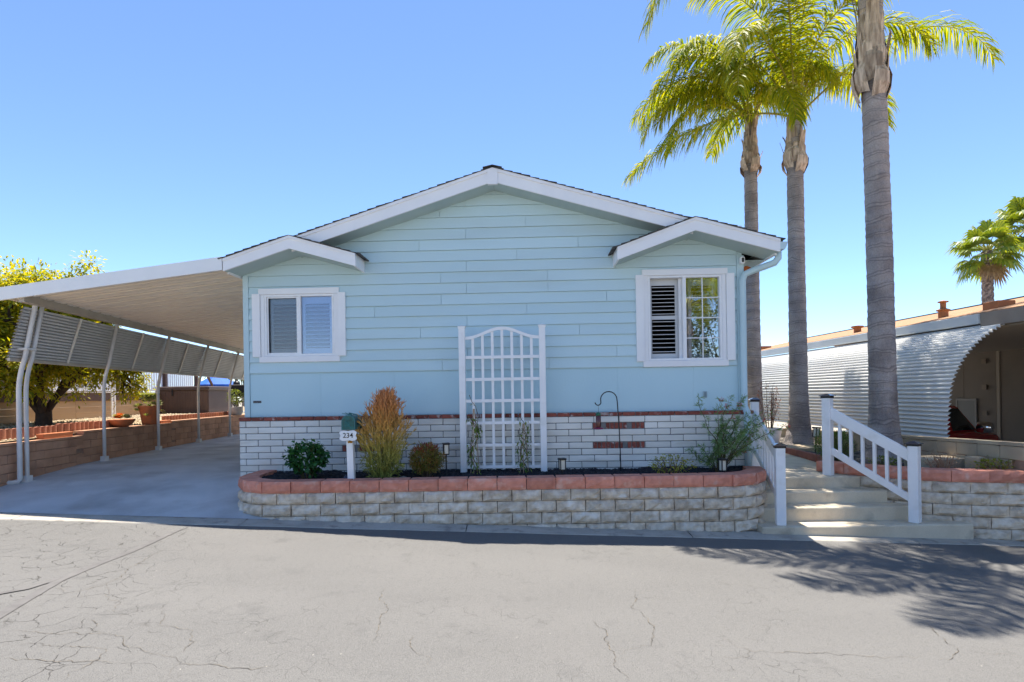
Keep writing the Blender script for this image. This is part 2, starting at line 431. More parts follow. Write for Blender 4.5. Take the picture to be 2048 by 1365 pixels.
def drive_z(x, y):
    zk = G(x) + 0.018
    zi = pl([(7.9, 0), (9.3, 0.49), (11.1, 0.612), (17.2, 0.68), (22, 0.72)], y)
    t = min(max((y - 7.9) / 1.6, 0), 1)
    t = t * t * (3 - 2 * t) * 0.5 + t * 0.5
    zi2 = pl([(9.3, 0.49), (11.1, 0.612), (17.2, 0.68), (22, 0.72)], y)
    return lerp(zk, zi2, t)
drv = thing('driveway', None, None); tag(drv, kind='structure')
ys = [7.9, 10.9, 13.9, 16.9, 19.9]
for i in range(4):
    for (xa, xb) in ((-9.3, -3.15) ,):
        mb = MB().grid(lambda u, v: (lerp(xa, xb, u), lerp(ys[i] + (0.005 if i else 0), ys[i+1] - 0.005, v), drive_z(lerp(xa, xb, u), lerp(ys[i], ys[i+1], v)) + 0.003 * nz(u * 8, v * 5 + i)), 24, 24)
        mb.build('slab', m_conc, drv)

# ------------------------------------------------------------------ cracks in the road that can be followed one by one
m_crack = M('crack_dirt', (0.05, 0.043, 0.036), (0.20, 0.17, 0.13), scale=22, rough=1.0, lo=0.4, hi=0.6)
m_seam = M('sealed_seam', (0.125, 0.118, 0.113), (0.16, 0.152, 0.145), scale=8, rough=0.95, bump=0.003, bscale=120)
CR = {
'a': [(-1.24, 5.44), (-1.19, 5.1), (-1.1, 4.91), (-1.1, 4.64), (-1.09, 4.46), (-1.05, 4.18)],
'b': [(1.16, 5.54), (1.13, 5.31), (1.03, 5.08), (1.09, 4.94), (1.13, 4.78), (1.12, 4.56), (1.01, 4.3), (0.85, 4.2), (0.75, 4.13)],
'c': [(1.6, 4.47), (1.63, 4.4), (1.74, 4.24), (1.88, 4.21), (2.11, 4.23), (2.4, 4.22), (2.69, 4.2), (3.04, 4.23)],
'd': [(1.48, 4.14), (1.68, 4.12), (1.76, 4.26)],
'e': [(3.5, 4.99), (3.52, 4.83), (3.43, 4.58), (3.36, 4.33), (3.2, 4.19), (3.08, 4.19)],
'f': [(3.51, 5.19), (3.55, 4.99), (3.8, 4.98), (3.93, 4.81), (4.15, 4.65)],
'g': [(0.62, 4.75), (0.73, 4.53), (0.71, 4.2), (0.7, 3.89), (0.73, 3.72)],
'h': [(-0.81, 4.36), (-0.72, 4.11), (-0.63, 4.02), (-0.6, 3.89)],
'i': [(-2.28, 3.8), (-2.13, 3.82), (-1.96, 3.82), (-1.76, 3.79), (-1.63, 3.8)],
'j': [(-4.0, 6.61), (-3.95, 6.21), (-3.92, 5.8), (-3.81, 5.49), (-3.84, 5.34), (-3.62, 5.09), (-3.61, 5.0), (-3.38, 4.86), (-3.31, 4.68), (-3.11, 4.55), (-3.06, 4.46)],
'k': [(-2.94, 4.78), (-2.79, 4.52), (-2.76, 4.41), (-2.67, 4.39), (-2.48, 4.33), (-2.35, 4.14), (-2.31, 3.94)],
'l': [(-3.88, 4.28), (-3.64, 4.26), (-3.4, 4.24), (-3.1, 4.24), (-2.93, 4.23), (-2.8, 4.07), (-2.55, 3.96), (-2.34, 3.91), (-2.28, 3.84), (-2.25, 3.7), (-2.24, 3.57)],
'm': [(-3.47, 3.82), (-3.27, 3.83), (-3.04, 3.83), (-2.87, 3.83), (-2.66, 3.82)],
'n': [(-3.65, 4.02), (-3.4, 4.07), (-3.12, 4.02), (-2.88, 4.0), (-2.81, 3.84), (-2.85, 3.67), (-2.84, 3.57)],
'o': [(-3.83, 5.34), (-3.84, 5.2), (-3.93, 5.03), (-4.19, 5.18)],
'p': [(-3.39, 4.48), (-3.25, 4.45), (-3.17, 4.31), (-3.05, 4.23)],
'q': [(3.43, 4.35), (3.58, 4.29), (3.8, 4.29)]}
rc = random.Random(11)
def strip_on_road(name, pts, w, mat, jag, z):
    P = Path(pts); n = max(int(P.L / 0.03), 4); mb = MB(); vs = []; fs = []
    for i in range(n + 1):
        d = P.L * i / n; p = P.at(d); t = P.tan(d, 0.05); r = Vector((-t.y, t.x, 0))
        j = jag * (nz(d * 9, len(pts) * 3.1) * 1.6 + rc.uniform(-0.4, 0.4))
        ww = w * (0.25 + 1.0 * abs(nz(d * 5, 7.7 + len(pts)))) if jag > 0.004 else w
        ww *= min(1, 6 * min(i, n - i) / n + 0.1)
        for sgn in (-1, 1):
            q = p + r * (j + sgn * ww)
            vs.append((q.x, q.y, G(q.x) - 0.024 + 0.006 * nz((q.x / 90 + 0.5) * 60, (q.y + 3.2) / 10.9 * 9) + z))
    for i in range(n): fs.append((2*i, 2*i+1, 2*i+3, 2*i+2))
    return mb.add(vs, fs).build(name, mat, road)
for k, p in CR.items(): strip_on_road('crack', p, 0.0036, m_crack, 0.030, 0.0045)
strip_on_road('sealed_seam', [(-4.3, 7.5), (-4.32, 7.04), (-4.28, 6.33), (-4.31, 5.85), (-4.3, 5.38), (-4.19, 4.86), (-4.05, 4.3), (-3.95, 3.6)], 0.045, m_seam, 0.004, 0.0055)
strip_on_road('sealed_seam', [(-4.33, 5.45), (-4.40, 5.12), (-4.6, 4.9)], 0.03, m_seam, 0.004, 0.0075)

# ------------------------------------------------------------------ split-face retaining blocks
def rough_block(w, h, d, seed, amp, mat, taper=0.10, pillow=0.016, nu=7, nv=4):
    mb = MB(); vs = []; fs = []
    for j in range(nv + 1):
        for i in range(nu + 1):
            u, v = i / nu, j / nv
            e = min(u, 1 - u, (v) * 0.6, (1 - v) * 0.6) * 6
            e = min(e, 1.0)
            y = pillow * (1 - e) ** 1.5 - amp * e * (0.5 + nz(u * 4 + seed * 7.3, v * 2.2, seed * 3.1) + 0.5 * nz(u * 11, v * 6, seed * 9.7))
            vs.append(((u - 0.5) * w + (0.004 * nz(v * 5, seed, 1.5) if i in (0, nu) else 0), y, v * h + (0.003 * nz(u * 6, seed, 4.5) if j in (0, nv) else 0)))
    for j in range(nv):
        for i in range(nu):
            a = j * (nu + 1) + i; fs.append((a, a+1, a+nu+2, a+nu+1))
    o = len(vs); wb = w * (1 - taper)
    vs += [(-wb/2, d, 0), (wb/2, d, 0), (wb/2, d, h), (-wb/2, d, h)]
    bot = list(range(nu + 1)); top = [nv * (nu+1) + i for i in range(nu + 1)]
    lft = [j * (nu+1) for j in range(nv + 1)]; rgt = [j * (nu+1) + nu for j in range(nv + 1)]
    fs += [tuple(bot[::-1]) + (o, o+1), tuple(top) + (o+2, o+3), tuple(lft) + (o+3, o), tuple(rgt[::-1]) + (o+1, o+2), (o+1, o, o+3, o+2)]
    mb.add(vs, fs); me = mb.mesh('block', mat)
    return me
def wall_of_blocks(root, path, z_top, ncourse, bl, hc, hcap, cap_meshes, blk_meshes, skip=None, setback=0.014, zmin=-0.45, seed=1):
    r = random.Random(seed)
    n = int(path.L / bl)
    for k in range(ncourse + 1):
        cap = (k == 0); ztop = z_top if cap else z_top - hcap - (k - 1) * hc
        h = hcap if cap else hc
        off = 0.5 if k % 2 == 0 else 0.0
        for i in range(n + 1):
            s = (i + off) * bl
            if s < bl * 0.4 or s > path.L - bl * 0.4: continue
            p = path.at(s); t = path.tan(s, bl * 0.5); out = Vector((t.y, -t.x, 0))
            q = p + out * (setback * k + r.uniform(-0.004, 0.004) + (0.012 if cap else 0))
            z = ztop - h
            if ztop < G(p.x) + (drive_z(p.x, p.y) - G(p.x) if p.x < -3.4 else 0) - 0.005 or z < zmin: continue
            if skip and skip(q, z): continue
            me = r.choice(cap_meshes if cap else blk_meshes)
            link('cap_block' if cap else 'block', me, root, (q.x, q.y, z), math.atan2(t.y, t.x) + r.uniform(-0.012, 0.012))
BL = 0.412; HC = 0.160; HCAP = 0.165
blk = [rough_block(BL - 0.009, HC - 0.006, 0.26, i, 0.034, m_block, pillow=0.03) for i in range(8)]
capm = [rough_block(BL - 0.008, HCAP - 0.004, 0.27, 20 + i, 0.018, m_cap, pillow=0.014, taper=0.06) for i in range(6)]
pts = [(-4.13, 9.36), (-4.13, 8.80)]
for i in range(1, 10):
    a = PI + (PI / 2) * i / 9; pts.append((-3.28 + 0.85 * math.cos(a), 8.80 + 0.85 * math.sin(a)))
for i in range(1, 10):
    pts.append((lerp(-3.28, 2.95, i / 10), 7.95))
for i in range(0, 10):
    a = -PI / 2 + (PI / 2) * i / 9; pts.append((2.95 + 0.85 * math.cos(a), 8.80 + 0.85 * math.sin(a)))
pts.append((3.80, 9.15))
path_l = Path(pts)
pw = thing('planter_wall', 'curved grey block planter wall with red cap blocks in front of the blue house', 'retaining wall')
wall_of_blocks(pw, path_l, 0.672, 6, BL, HC, HCAP, capm, blk, seed=3)
path_r = Path([(4.98, 9.35), (5.22, 8.92), (5.62, 8.45), (6.05, 8.14), (6.7, 7.93), (7.6, 7.78), (8.7, 7.66), (9.6, 7.6)], sub=5)
blkr = [rough_block(0.455 - 0.009, HC - 0.006, 0.26, 40 + i, 0.032, m_block, pillow=0.03) for i in range(7)]
capr = [rough_block(0.455 - 0.008, HCAP - 0.004, 0.27, 60 + i, 0.018, m_cap, pillow=0.014, taper=0.06) for i in range(5)]
pr = thing('planter_wall', 'grey block planter wall with red cap blocks right of the concrete steps', 'retaining wall')
wall_of_blocks(pr, path_r, 0.668, 7, 0.455, HC, HCAP, capr, blkr, zmin=-0.62, seed=9)
# dark earth fill behind the blocks so that joints are not see-through
m_fill = M('joint_dirt', (0.10, 0.085, 0.07), (0.07, 0.06, 0.05), scale=9, rough=1.0)
def backing(root, path, inset, z0, z1):
    mb = MB(); n = 60; vs = []; fs = []
    for i in range(n + 1):
        s = path.L * i / n; p = path.at(s); t = path.tan(s); q = p - Vector((t.y, -t.x, 0)) * inset
        vs += [(q.x, q.y, z0), (q.x, q.y, z1)]
    for i in range(n): fs.append((2*i, 2*i+2, 2*i+3, 2*i+1))
    mb.add(vs, fs).build('backing', m_fill, root)
backing(pw, path_l, 0.07, -0.4, 0.60)
backing(pr, path_r, 0.07, -0.6, 0.60)

# ------------------------------------------------------------------ mulch beds
def front_y(x):
    ins = 0.13
    if x < -3.28:
        d = x + 3.28; R_ = 0.85 - ins; return 8.80 - math.sqrt(max(R_ * R_ - d * d, 0))
    if x > 2.95:
        d = x - 2.95; R_ = 0.85 - ins; return 8.80 - math.sqrt(max(R_ * R_ - d * d, 0))
    return 7.95 + ins
def mulch_fn(u, v):
    x = lerp(-3.99, 3.66, u); y = lerp(front_y(x), 9.45 - 0.033 * (x + 4.43), v)
    return (x, y, 0.600 + 0.03 * v + 0.028 * nz(x * 5, y * 5) + 0.022 * nz(x * 17, y * 17) + 0.014 * nz(x * 38, y * 38))
mulch = MB().grid(mulch_fn, 260, 46).build('mulch', m_mulch)
tag(mulch, 'black wood mulch filling the long planter bed', 'mulch', kind='stuff')
r = random.Random(5)
def chips(region, n, name, label, mat, s=(0.012, 0.045), r=r):
    mb = MB()
    for _ in range(n):
        x, y, z = region(r.random(), r.random())
        a = r.uniform(0, PI); l = r.uniform(*s); w = l * r.uniform(0.25, 0.5); t = r.uniform(0.003, 0.007)
        d = Vector((math.cos(a), math.sin(a), r.uniform(-0.5, 0.5))).normalized() * l / 2
        mb.obox(Vector((x, y, z + 0.004)) - d, Vector((x, y, z + 0.004)) + d, w, t)
    return tag(mb.build(name, mat), label, 'mulch', kind='stuff')
chips(mulch_fn, 5200, 'mulch_chips', 'loose black bark chips scattered over the planter bed', m_chip)

# ------------------------------------------------------------------ steps, landing and side path
st = thing('concrete_steps', 'four weathered concrete steps with a landing between white railings', 'steps')
def step(x0, x1, y0, y1, z0, z1, sk=0.0):
    n = 22; mb = MB()
    # profile front: slightly rounded nosing
    prof = [(0.012, z0), (0.0, z0 + (z1 - z0) * 0.5), (0.0, z1 - 0.02), (0.008, z1 - 0.006), (0.022, z1), (y1 - y0, z1)]
    vs = []; fs = []
    for i in range(n + 1):
        u = i / n; x = lerp(x0, x1, u)
        for (dy, z) in prof:
            vs.append((x, y0 + dy + sk * u + 0.008 * nz(x * 2.5, z * 3), z + 0.004 * nz(x * 3, dy * 4 + 2)))
    m = len(prof)
    for i in range(n):
        for j in range(m - 1): fs.append((i*m+j, (i+1)*m+j, (i+1)*m+j+1, i*m+j+1))
    fs.append(tuple(range(m))[::1] + ()); fs.append(tuple((n*m + j) for j in reversed(range(m))))
    o = len(vs); vs += [(x0, y1, z0), (x1, y1 + sk, z0)]
    fs[-2] = tuple(range(m)) + (o,); fs[-1] = tuple(n*m + j for j in reversed(range(m))) + ()
    fs[-1] = (o+1,) + tuple(n*m + j for j in reversed(range(m)))
    mb.add(vs, fs).build('step', m_step, st)
step(3.42, 6.33, 7.84, 8.6, -0.40, -0.045)
step(3.50, 5.78, 8.15, 8.9, -0.20, 0.150)
step(3.56, 5.55, 8.45, 9.2, -0.05, 0.322)
step(3.60, 5.33, 8.75, 9.4, 0.10, 0.497)
walk = MB().grid(lambda u, v: (lerp(3.62, pl([(8.9, 5.00), (9.3, 5.15), (9.9, 5.50), (11.8, 5.65), (18, 5.7)], lerp(9.39, 18, v)), u), lerp(9.39, 18, v), pl([(9.39, 0.497), (11, 0.53), (18, 0.62)], lerp(9.39, 18, v)) + 0.003 * nz(u * 5, v * 20)), 12, 40).build('walkway', m_step)
tag(walk, kind='structure')
def bed_z(x, y): return 0.575 + 0.02 * (y - 9) * 0.3 + 0.02 * nz(x * 4, y * 4) + 0.012 * nz(x * 15, y * 15)
def path_edge(y): return pl([(8.9, 5.02), (9.3, 5.17), (9.9, 5.52), (11.8, 5.67), (18, 5.72)], y)
def rbed_fn(u, v):
    y = lerp(7.85, 17.9, v ** 1.3)
    x0 = path_edge(y) if y > 9.3 else pl([(7.85, 7.4), (8.05, 6.55), (8.25, 6.05), (8.6, 5.68), (9.3, 5.16)], y)
    x = lerp(x0, max(7.02, x0 + 0.1), u)
    return (x, y, bed_z(x, y))
m_bed = M('bed_soil', (0.05, 0.046, 0.045), (0.16, 0.14, 0.115), scale=9, rough=1.0, bump=0.012, bscale=30, lo=0.45, hi=0.6)
rb = MB().grid(rbed_fn, 30, 110).build('soil_bed', m_bed); tag(rb, 'dark soil and mulch bed under the palms', 'soil', kind='stuff')
chips(lambda u, v: rbed_fn(u, v * 0.75), 2600, 'bed_gravel', 'loose dark bark and pale gravel lying between the palm trunks', M('bed_chip', (0.03, 0.028, 0.028), (0.36, 0.32, 0.26), rough=0.95, island=True), s=(0.012, 0.04))
# red concrete edging pieces along the path
ed = thing('path_edging', 'row of low red concrete edging pieces along the side path', 'edging')
m_edge = M('red_edging', (0.36, 0.13, 0.09), (0.27, 0.10, 0.07), scale=8, rough=0.95, rnd=0.1, bump=0.003, bscale=50)
pe = Path([(5.10, 9.22), (5.20, 9.36), (5.52, 9.9), (5.63, 10.8), (5.68, 11.8), (5.73, 14)], sub=4)
eb = rough_block(0.40, 0.13, 0.09, 3, 0.006, m_edge, taper=0.0, pillow=0.01, nu=4, nv=3)
for i in range(int(pe.L / 0.41)):
    s = (i + 0.5) * 0.41; p = pe.at(s); t = pe.tan(s)
    link('edging_piece', eb, ed, (p.x, p.y, 0.52), math.atan2(t.y, t.x))
# ------------------------------------------------------------------ the blue house (local frame: x along the front, y into the house)
HLOC = (-4.434, 9.449, 0); HRZ = rad(-1.9)
house = thing('manufactured_house', 'pale blue lap-sided single-storey house with white trim and low gable roof', 'house', HLOC, HRZ)
HW = 8.20; RX = 4.20; RZ = 5.385; SLL = 0.318; SLR = 0.288
def roof_top(x): return RZ - (SLL * (RX - x) if x < RX else SLR * (x - RX))
def wall_top(x): return roof_top(x) - 0.16
W1 = (0.36, 1.525, 2.525, 3.555)      # window openings x0,x1,z0,z1
W2 = (6.66, 7.845, 2.34, 3.725)

def clip(poly, a, b, c):               # keep a*x+b*z<=c
    out = []
    for i in range(len(poly)):
        p, q = poly[i], poly[(i+1) % len(poly)]
        dp = a*p[0] + b*p[1] - c; dq = a*q[0] + b*q[1] - c
        if dp <= 0: out.append(p)
        if (dp < 0 < dq) or (dq < 0 < dp):
            t = dp / (dp - dq); out.append((lerp(p[0], q[0], t), lerp(p[1], q[1], t)))
    return out
def under_roof(poly):
    # z <= RZ-.245 - SLL*(RX-x)  and z <= RZ-.245 - SLR*(x-RX)
    poly = clip(poly, -SLL, 1, RZ - 0.16 - SLL * RX)
    if len(poly) < 3: return []
    return clip(poly, SLR, 1, RZ - 0.16 + SLR * RX)
def minus(rects, w):
    out = []
    for (x0, x1, z0, z1) in rects:
        if x1 <= w[0] or x0 >= w[1] or z1 <= w[2] or z0 >= w[3]: out.append((x0, x1, z0, z1)); continue
        if x0 < w[0]: out.append((x0, w[0], z0, z1))
        if x1 > w[1]: out.append((w[1], x1, z0, z1))
        a, b = max(x0, w[0]), min(x1, w[1])
        if z0 < w[2]: out.append((a, b, z0, w[2]))
        if z1 > w[3]: out.append((a, b, w[3], z1))
    return out
def board(poly, name, mat, y0, y1, za, zb, parent, back=0.004):
    """polygon in x,z; front face slopes from y0 at za (bottom) to y1 at zb"""
    n = len(poly)
    fy = lambda z: lerp(y0, y1, min(max((z - za) / (zb - za), 0), 1))
    vs = [(x, fy(z), z) for x, z in poly] + [(x, back, z) for x, z in poly]
    fs = [tuple(range(n)), tuple(range(2*n-1, n-1, -1))] + [(i, i+n, (i+1) % n + n, (i+1) % n) for i in range(n)]
    return MB().add(vs, fs).build(name, mat, parent)

# solid wall behind the boards, with real openings
wall = thing('front_wall', None, None); wall.parent = house
core = MB()
for (x0, x1, z0, z1) in minus(minus([(0.02, HW - 0.02, 0.1, 5.3)], W1), W2):
    p = under_roof([(x0, z0), (x1, z0), (x1, z1), (x0, z1)])
    if len(p) >= 3: core.poly([(x, 0.004, z) for x, z in p], (0, 0.12, 0))
core.build('wall_core', m_trim, house)
# lap boards
r = random.Random(21)
z = 2.255; EXP = 0.1785; row = 0
JT = [[3.30, 5.05], [3.72, 6.15], [4.55], [2.95, 5.55], [3.72], [4.70, 2.2], [3.30, 6.0], [3.72, 5.05]]
while z < 5.2:
    zt = z + EXP - 0.003
    xs = [0.095] + sorted(JT[row % len(JT)]) + [HW - 0.115]
    for a, b in zip(xs, xs[1:]):
        for (x0, x1, q0, q1) in minus(minus([(a + 0.003, b - 0.003, z, zt)], W1), W2):
            if q1 - q0 < 0.004 or x1 - x0 < 0.01: continue
            p = under_roof([(x0, q0), (x1, q0), (x1, q1), (x0, q1)])
            if len(p) >= 3: board(p, 'siding_board', m_siding, -0.031, -0.004, z, zt, wall)
    z += EXP; row += 1
# lower smooth panels
px_ = [0.095, 1.28, 2.50, 3.72, 4.94, 6.16, 7.38, HW - 0.115]
for a, b in zip(px_, px_[1:]):
    board([(a + 0.001, 1.535), (b - 0.001, 1.535), (b - 0.001, 2.235), (a + 0.001, 2.235)], 'siding_panel', m_panel, -0.008, -0.008, 1.5, 2.3, wall)
MB().box(0.0, -0.026, 1.53, 0.092, 0.006, 4.02).build('corner_trim', m_trim, house, bevel=0.003)
MB().box(HW - 0.112, -0.026, 1.53, HW, 0.006, 4.02).build('corner_trim', m_trim, house, bevel=0.003)
# side and rear walls, floor
MB().box(0.0, 0.01, 0.2, 0.10, 14.6, 4.0).build('side_wall', m_siding, house)
MB().box(HW - 0.10, 0.01, 0.2, HW, 14.6, 4.0).build('side_wall', m_siding, house)
MB().poly([(0.1, 14.5, 0.2), (HW - 0.1, 14.5, 0.2), (HW - 0.1, 14.5, wall_top(HW - 0.1)), (RX, 14.5, wall_top(RX)), (0.1, 14.5, wall_top(0.1))], (0, 0.1, 0)).build('rear_wall', m_siding, house)
MB().box(0.11, 0.13, 1.3, HW - 0.11, 14.45, 1.5).box(0.11, 3.2, 1.5, HW - 0.11, 3.3, 4.0).box(0.11, 0.13, 3.9, HW - 0.11, 3.2, 4.0).build('interior', m_dark, house)

# brick skirt of slump blocks
skirt = thing('skirt_wall', None, None); skirt.parent = house
MB().box(-0.035, -0.112, 0.15, HW + 0.02, 0.0, 1.50).build('mortar_core', m_mortar, skirt)
MB().box(-0.035, 0.0, 0.15, 0.06, 14.6, 1.50).build('side_core', m_slump, skirt)
def brick_mesh(w, h, d, mat, seed, rough_=0.003):
    mb = MB().box(0, 0, 0, w, d, h); me = mb.mesh('brick', mat, bevel=0.007)
    for v in me.vertices:
        v.co.x += rough_ * nz(v.co.x * 9, v.co.z * 30, seed); v.co.y += rough_ * nz(v.co.x * 13, v.co.z * 20, seed + 5)
        v.co.z += rough_ * nz(v.co.x * 17, v.co.z * 9, seed + 9)
    return me
full = [brick_mesh(0.396, 0.093, 0.10, m_slump, i) for i in range(6)]
zc = 1.463; CO = 0.1035
vents = [(5.725, 6.56), (1.655, 2.49)]
for k in range(10):
    z0 = zc - (k + 1) * CO + 0.010
    off = (0.0 if k % 2 == 0 else 0.203)
    segs = [(-0.04, HW + 0.03)]
    if k in (1, 4): segs = [(-0.04, vents[1][0]), (vents[1][1], vents[0][0]), (vents[0][1], HW + 0.03)]
    for (sa, sb) in segs:
        n0 = math.floor((sa - off) / 0.406) - 1
        for i in range(n0, n0 + 26):
            a = max(off + i * 0.406 + 0.07, sa); b = min(off + i * 0.406 + 0.396 + 0.07, sb)
            if b - a < 0.03: continue
            if b - a > 0.39: link('block', r.choice(full), skirt, (a, -0.122 + r.uniform(-0.002, 0.002), z0))
            else: link('block', brick_mesh(b - a, 0.093, 0.10, m_slump, r.random() * 50), skirt, (a, -0.122, z0))
    if k in (1, 4):
        for (va, vb) in vents:
            n = 12; w = (vb - va - 0.01) / n
            for i in range(n):
                link('upright_brick', brick_mesh(w - 0.012, 0.096, 0.08, m_redbrick, i + k), skirt, (va + 0.011 + i * w, -0.124 + (0.05 if r.random() < 0.25 else 0), z0 - 0.002))
rb_ = [brick_mesh(0.196, 0.056, 0.11, m_redbrick, 70 + i) for i in range(5)]
i = 0; x = -0.045
while x < HW + 0.02:
    link('red_brick', r.choice(rb_), skirt, (x, -0.128 + r.uniform(-0.003, 0.003), 1.471)); x += 0.2085

# ------------------------------------------------------------------ roof: shingles, white fascia boards, soffits
roof = thing('roof', None, None); roof.parent = house
def fascia(xa, za, xb, zb, y, h, name='fascia'):
    MB().poly([(xa, y, za - h), (xb, y, zb - h), (xb, y, zb), (xa, y, za)], (0, 0.035, 0)).build(name, m_white, roof)
    MB().poly([(xa, y - 0.016, za - 0.045), (xb, y - 0.016, zb - 0.045), (xb, y - 0.016, zb + 0.002), (xa, y - 0.016, za + 0.002)], (0, 0.016, 0)).build('drip_board', m_white, roof)
def soffit(xa, za, xb, zb, ya, yb):
    MB().poly([(xa, ya, za), (xb, ya, zb), (xb, ya, zb + 0.012), (xa, ya, za + 0.012)], (0, yb - ya, 0)).build('soffit', m_soffit, roof)
def shingles(xa, xb, za, zb, ya, yb, t=0.016):
    """courses run along y, stepping down from (xa,za) at the top to (xb,zb)"""
    n = max(int(math.hypot(xb - xa, zb - za) / 0.142), 2); mb = MB(); nr = Vector((-(zb - za), 0, (xb - xa))).normalized()
    if nr.z < 0: nr = -nr
    for i in range(n):
        p = Vector((lerp(xa, xb, i / n), 0, lerp(za, zb, i / n))); q = Vector((lerp(xa, xb, (i + 1.25) / n), 0, lerp(za, zb, (i + 1.25) / n)))
        e = r.uniform(-0.012, 0.012)
        a, b = p + nr * 0.002, q + nr * 0.008
        pts = [(a.x, ya + e, a.z), (b.x, ya + e, b.z), (b.x + nr.x * t, ya + e, b.z + nr.z * t), (a.x + nr.x * 0.004, ya + e, a.z + nr.z * 0.004)]
        mb.poly(pts, (0, yb - ya - e, 0))
    mb.build('shingles', m_shingle, roof)
VY = -0.42; DY = -0.52; FH = 0.215
FL = RX + 0.075
# main verge: from the ridge down to each small gable
fascia(RX - 0.075, roof_top(RX - 0.075), 1.0, roof_top(1.0), VY, FH)
fascia(RX + 0.075, roof_top(RX + 0.075), 7.29, roof_top(7.29), VY, FH)
MB().poly([(RX - 0.078, VY - 0.02, roof_top(RX - 0.08) - 0.235), (RX + 0.078, VY - 0.02, roof_top(RX + 0.08) - 0.235), (RX + 0.078, VY - 0.02, roof_top(RX + 0.08)), (RX, VY - 0.02, RZ), (RX - 0.078, VY - 0.02, roof_top(RX - 0.08))], (0, 0.055, 0)).build('ridge_plate', m_white, roof)
soffit(1.0, roof_top(1.0) - FH, RX, RZ - FH, VY + 0.03, 0.02)
soffit(RX, RZ - FH, 7.3, roof_top(7.3) - FH, VY + 0.03, 0.02)
LE = -0.055; RE = 8.57
shingles(RX, LE - 0.03, RZ, roof_top(LE - 0.03), VY - 0.03, 14.9)
shingles(RX, RE + 0.03, RZ, roof_top(RE + 0.03), VY - 0.03, 14.9)
MB().poly([(RX - 0.15, VY - 0.05, RZ - 0.012), (RX, VY - 0.05, RZ + 0.022), (RX + 0.15, VY - 0.05, RZ - 0.012), (RX + 0.15, VY - 0.05, RZ - 0.002), (RX, VY - 0.05, RZ + 0.034), (RX - 0.15, VY - 0.05, RZ + 0.002)], (0, 15.2, 0)).build('ridge_cap', m_shingle, roof)
def small_gable(xr, zr, xa, za, xb, zb, back_a, back_b):
    """little gable standing proud of the verge; a = left eave, b = right eave"""
    MB().poly([(xa, DY, za - 0.195), (xr, DY, zr - 0.20), (xb, DY, zb - 0.195), (xb, DY, zb), (xr, DY, zr), (xa, DY, za)], (0, 0.035, 0)).build('gable_fascia', m_white, roof)
    MB().poly([(xa, DY - 0.014, za - 0.04), (xr, DY - 0.014, zr - 0.042), (xb, DY - 0.014, zb - 0.04), (xb, DY - 0.014, zb), (xr, DY - 0.014, zr), (xa, DY - 0.014, za)], (0, 0.014, 0)).build('drip_board', m_white, roof)
    soffit(xa + 0.005, za - 0.190, xr, zr - 0.195, DY + 0.03, 0.02)
    soffit(xr, zr - 0.195, xb - 0.005, zb - 0.190, DY + 0.03, 0.02)
    if not back_a:
        MB().box(xa, DY + 0.036, za - 0.195, xa + 0.03, -0.022, za).build('eave_board', m_white, roof)
        shingles(xr, xa - 0.035, zr, za - 0.012, DY - 0.03, -0.02)
    else:
        shingles(xr, xa - 0.03, zr, za - 0.008, DY - 0.03, VY - 0.032)
    if not back_b:
        MB().box(xb - 0.03, DY + 0.036, zb - 0.195, xb, -0.022, zb).build('eave_board', m_white, roof)
        shingles(xr, xb + 0.035, zr, zb - 0.012, DY - 0.03, -0.02)
    else:
        shingles(xr, xb + 0.03, zr, zb - 0.008, DY - 0.03, VY - 0.032)
small_gable(1.0, roof_top(1.0) + 0.012, LE, roof_top(LE) + 0.012, 2.045, 4.075, True, False)
small_gable(7.30, roof_top(7.30) + 0.012, 6.105, 4.075, RE, roof_top(RE) + 0.012, False, True)
# side eave boards with gutter on the right, boards under the eaves
MB().box(LE, VY + 0.03, roof_top(LE) - 0.2, LE + 0.03, 14.8, roof_top(LE) - 0.006).build('eave_board', m_white, roof)
MB().box(RE - 0.03, VY + 0.03, roof_top(RE) - 0.2, RE, 14.8, roof_top(RE) - 0.006).build('eave_board', m_white, roof)
MB().poly([(HW, 0.02, 3.93), (RE - 0.02, 0.02, 3.93), (RE - 0.02, 0.02, 3.945), (HW, 0.02, 3.945)], (0, 14.5, 0)).build('soffit', m_soffit, roof)
gp = [(RE + 0.002, 4.10), (RE + 0.002, 3.985), (RE + 0.075, 3.985), (RE + 0.10, 4.03), (RE + 0.115, 4.10), (RE + 0.108, 4.10), (RE + 0.092, 4.03), (RE + 0.07, 3.993), (RE + 0.01, 3.993), (RE + 0.01, 4.10)]
MB().poly([(x, DY + 0.02, z) for x, z in gp], (0, 15.2, 0)).poly([(RE + 0.003, DY + 0.012, 4.10), (RE + 0.003, DY + 0.012, 3.985), (RE + 0.075, DY + 0.012, 3.985), (RE + 0.10, DY + 0.012, 4.03), (RE + 0.115, DY + 0.012, 4.10)], (0, 0.01, 0)).build('gutter', m_trim, roof)
# downspout
MB().tube([(RE + 0.06, -0.30, 3.99), (RE + 0.06, -0.30, 3.90), (RE + 0.01, -0.28, 3.83), (RE - 0.12, -0.20, 3.79), (8.30, -0.12, 3.745), (8.19, -0.085, 3.70), (8.158, -0.075, 3.60), (8.155, -0.075, 2.6), (8.155, -0.075, 1.60), (8.165, -0.165, 1.50), (8.165, -0.175, 1.3), (8.165, -0.175, 0.62)], 0.052, n=12).build('downspout', m_trim, house, smooth=True)

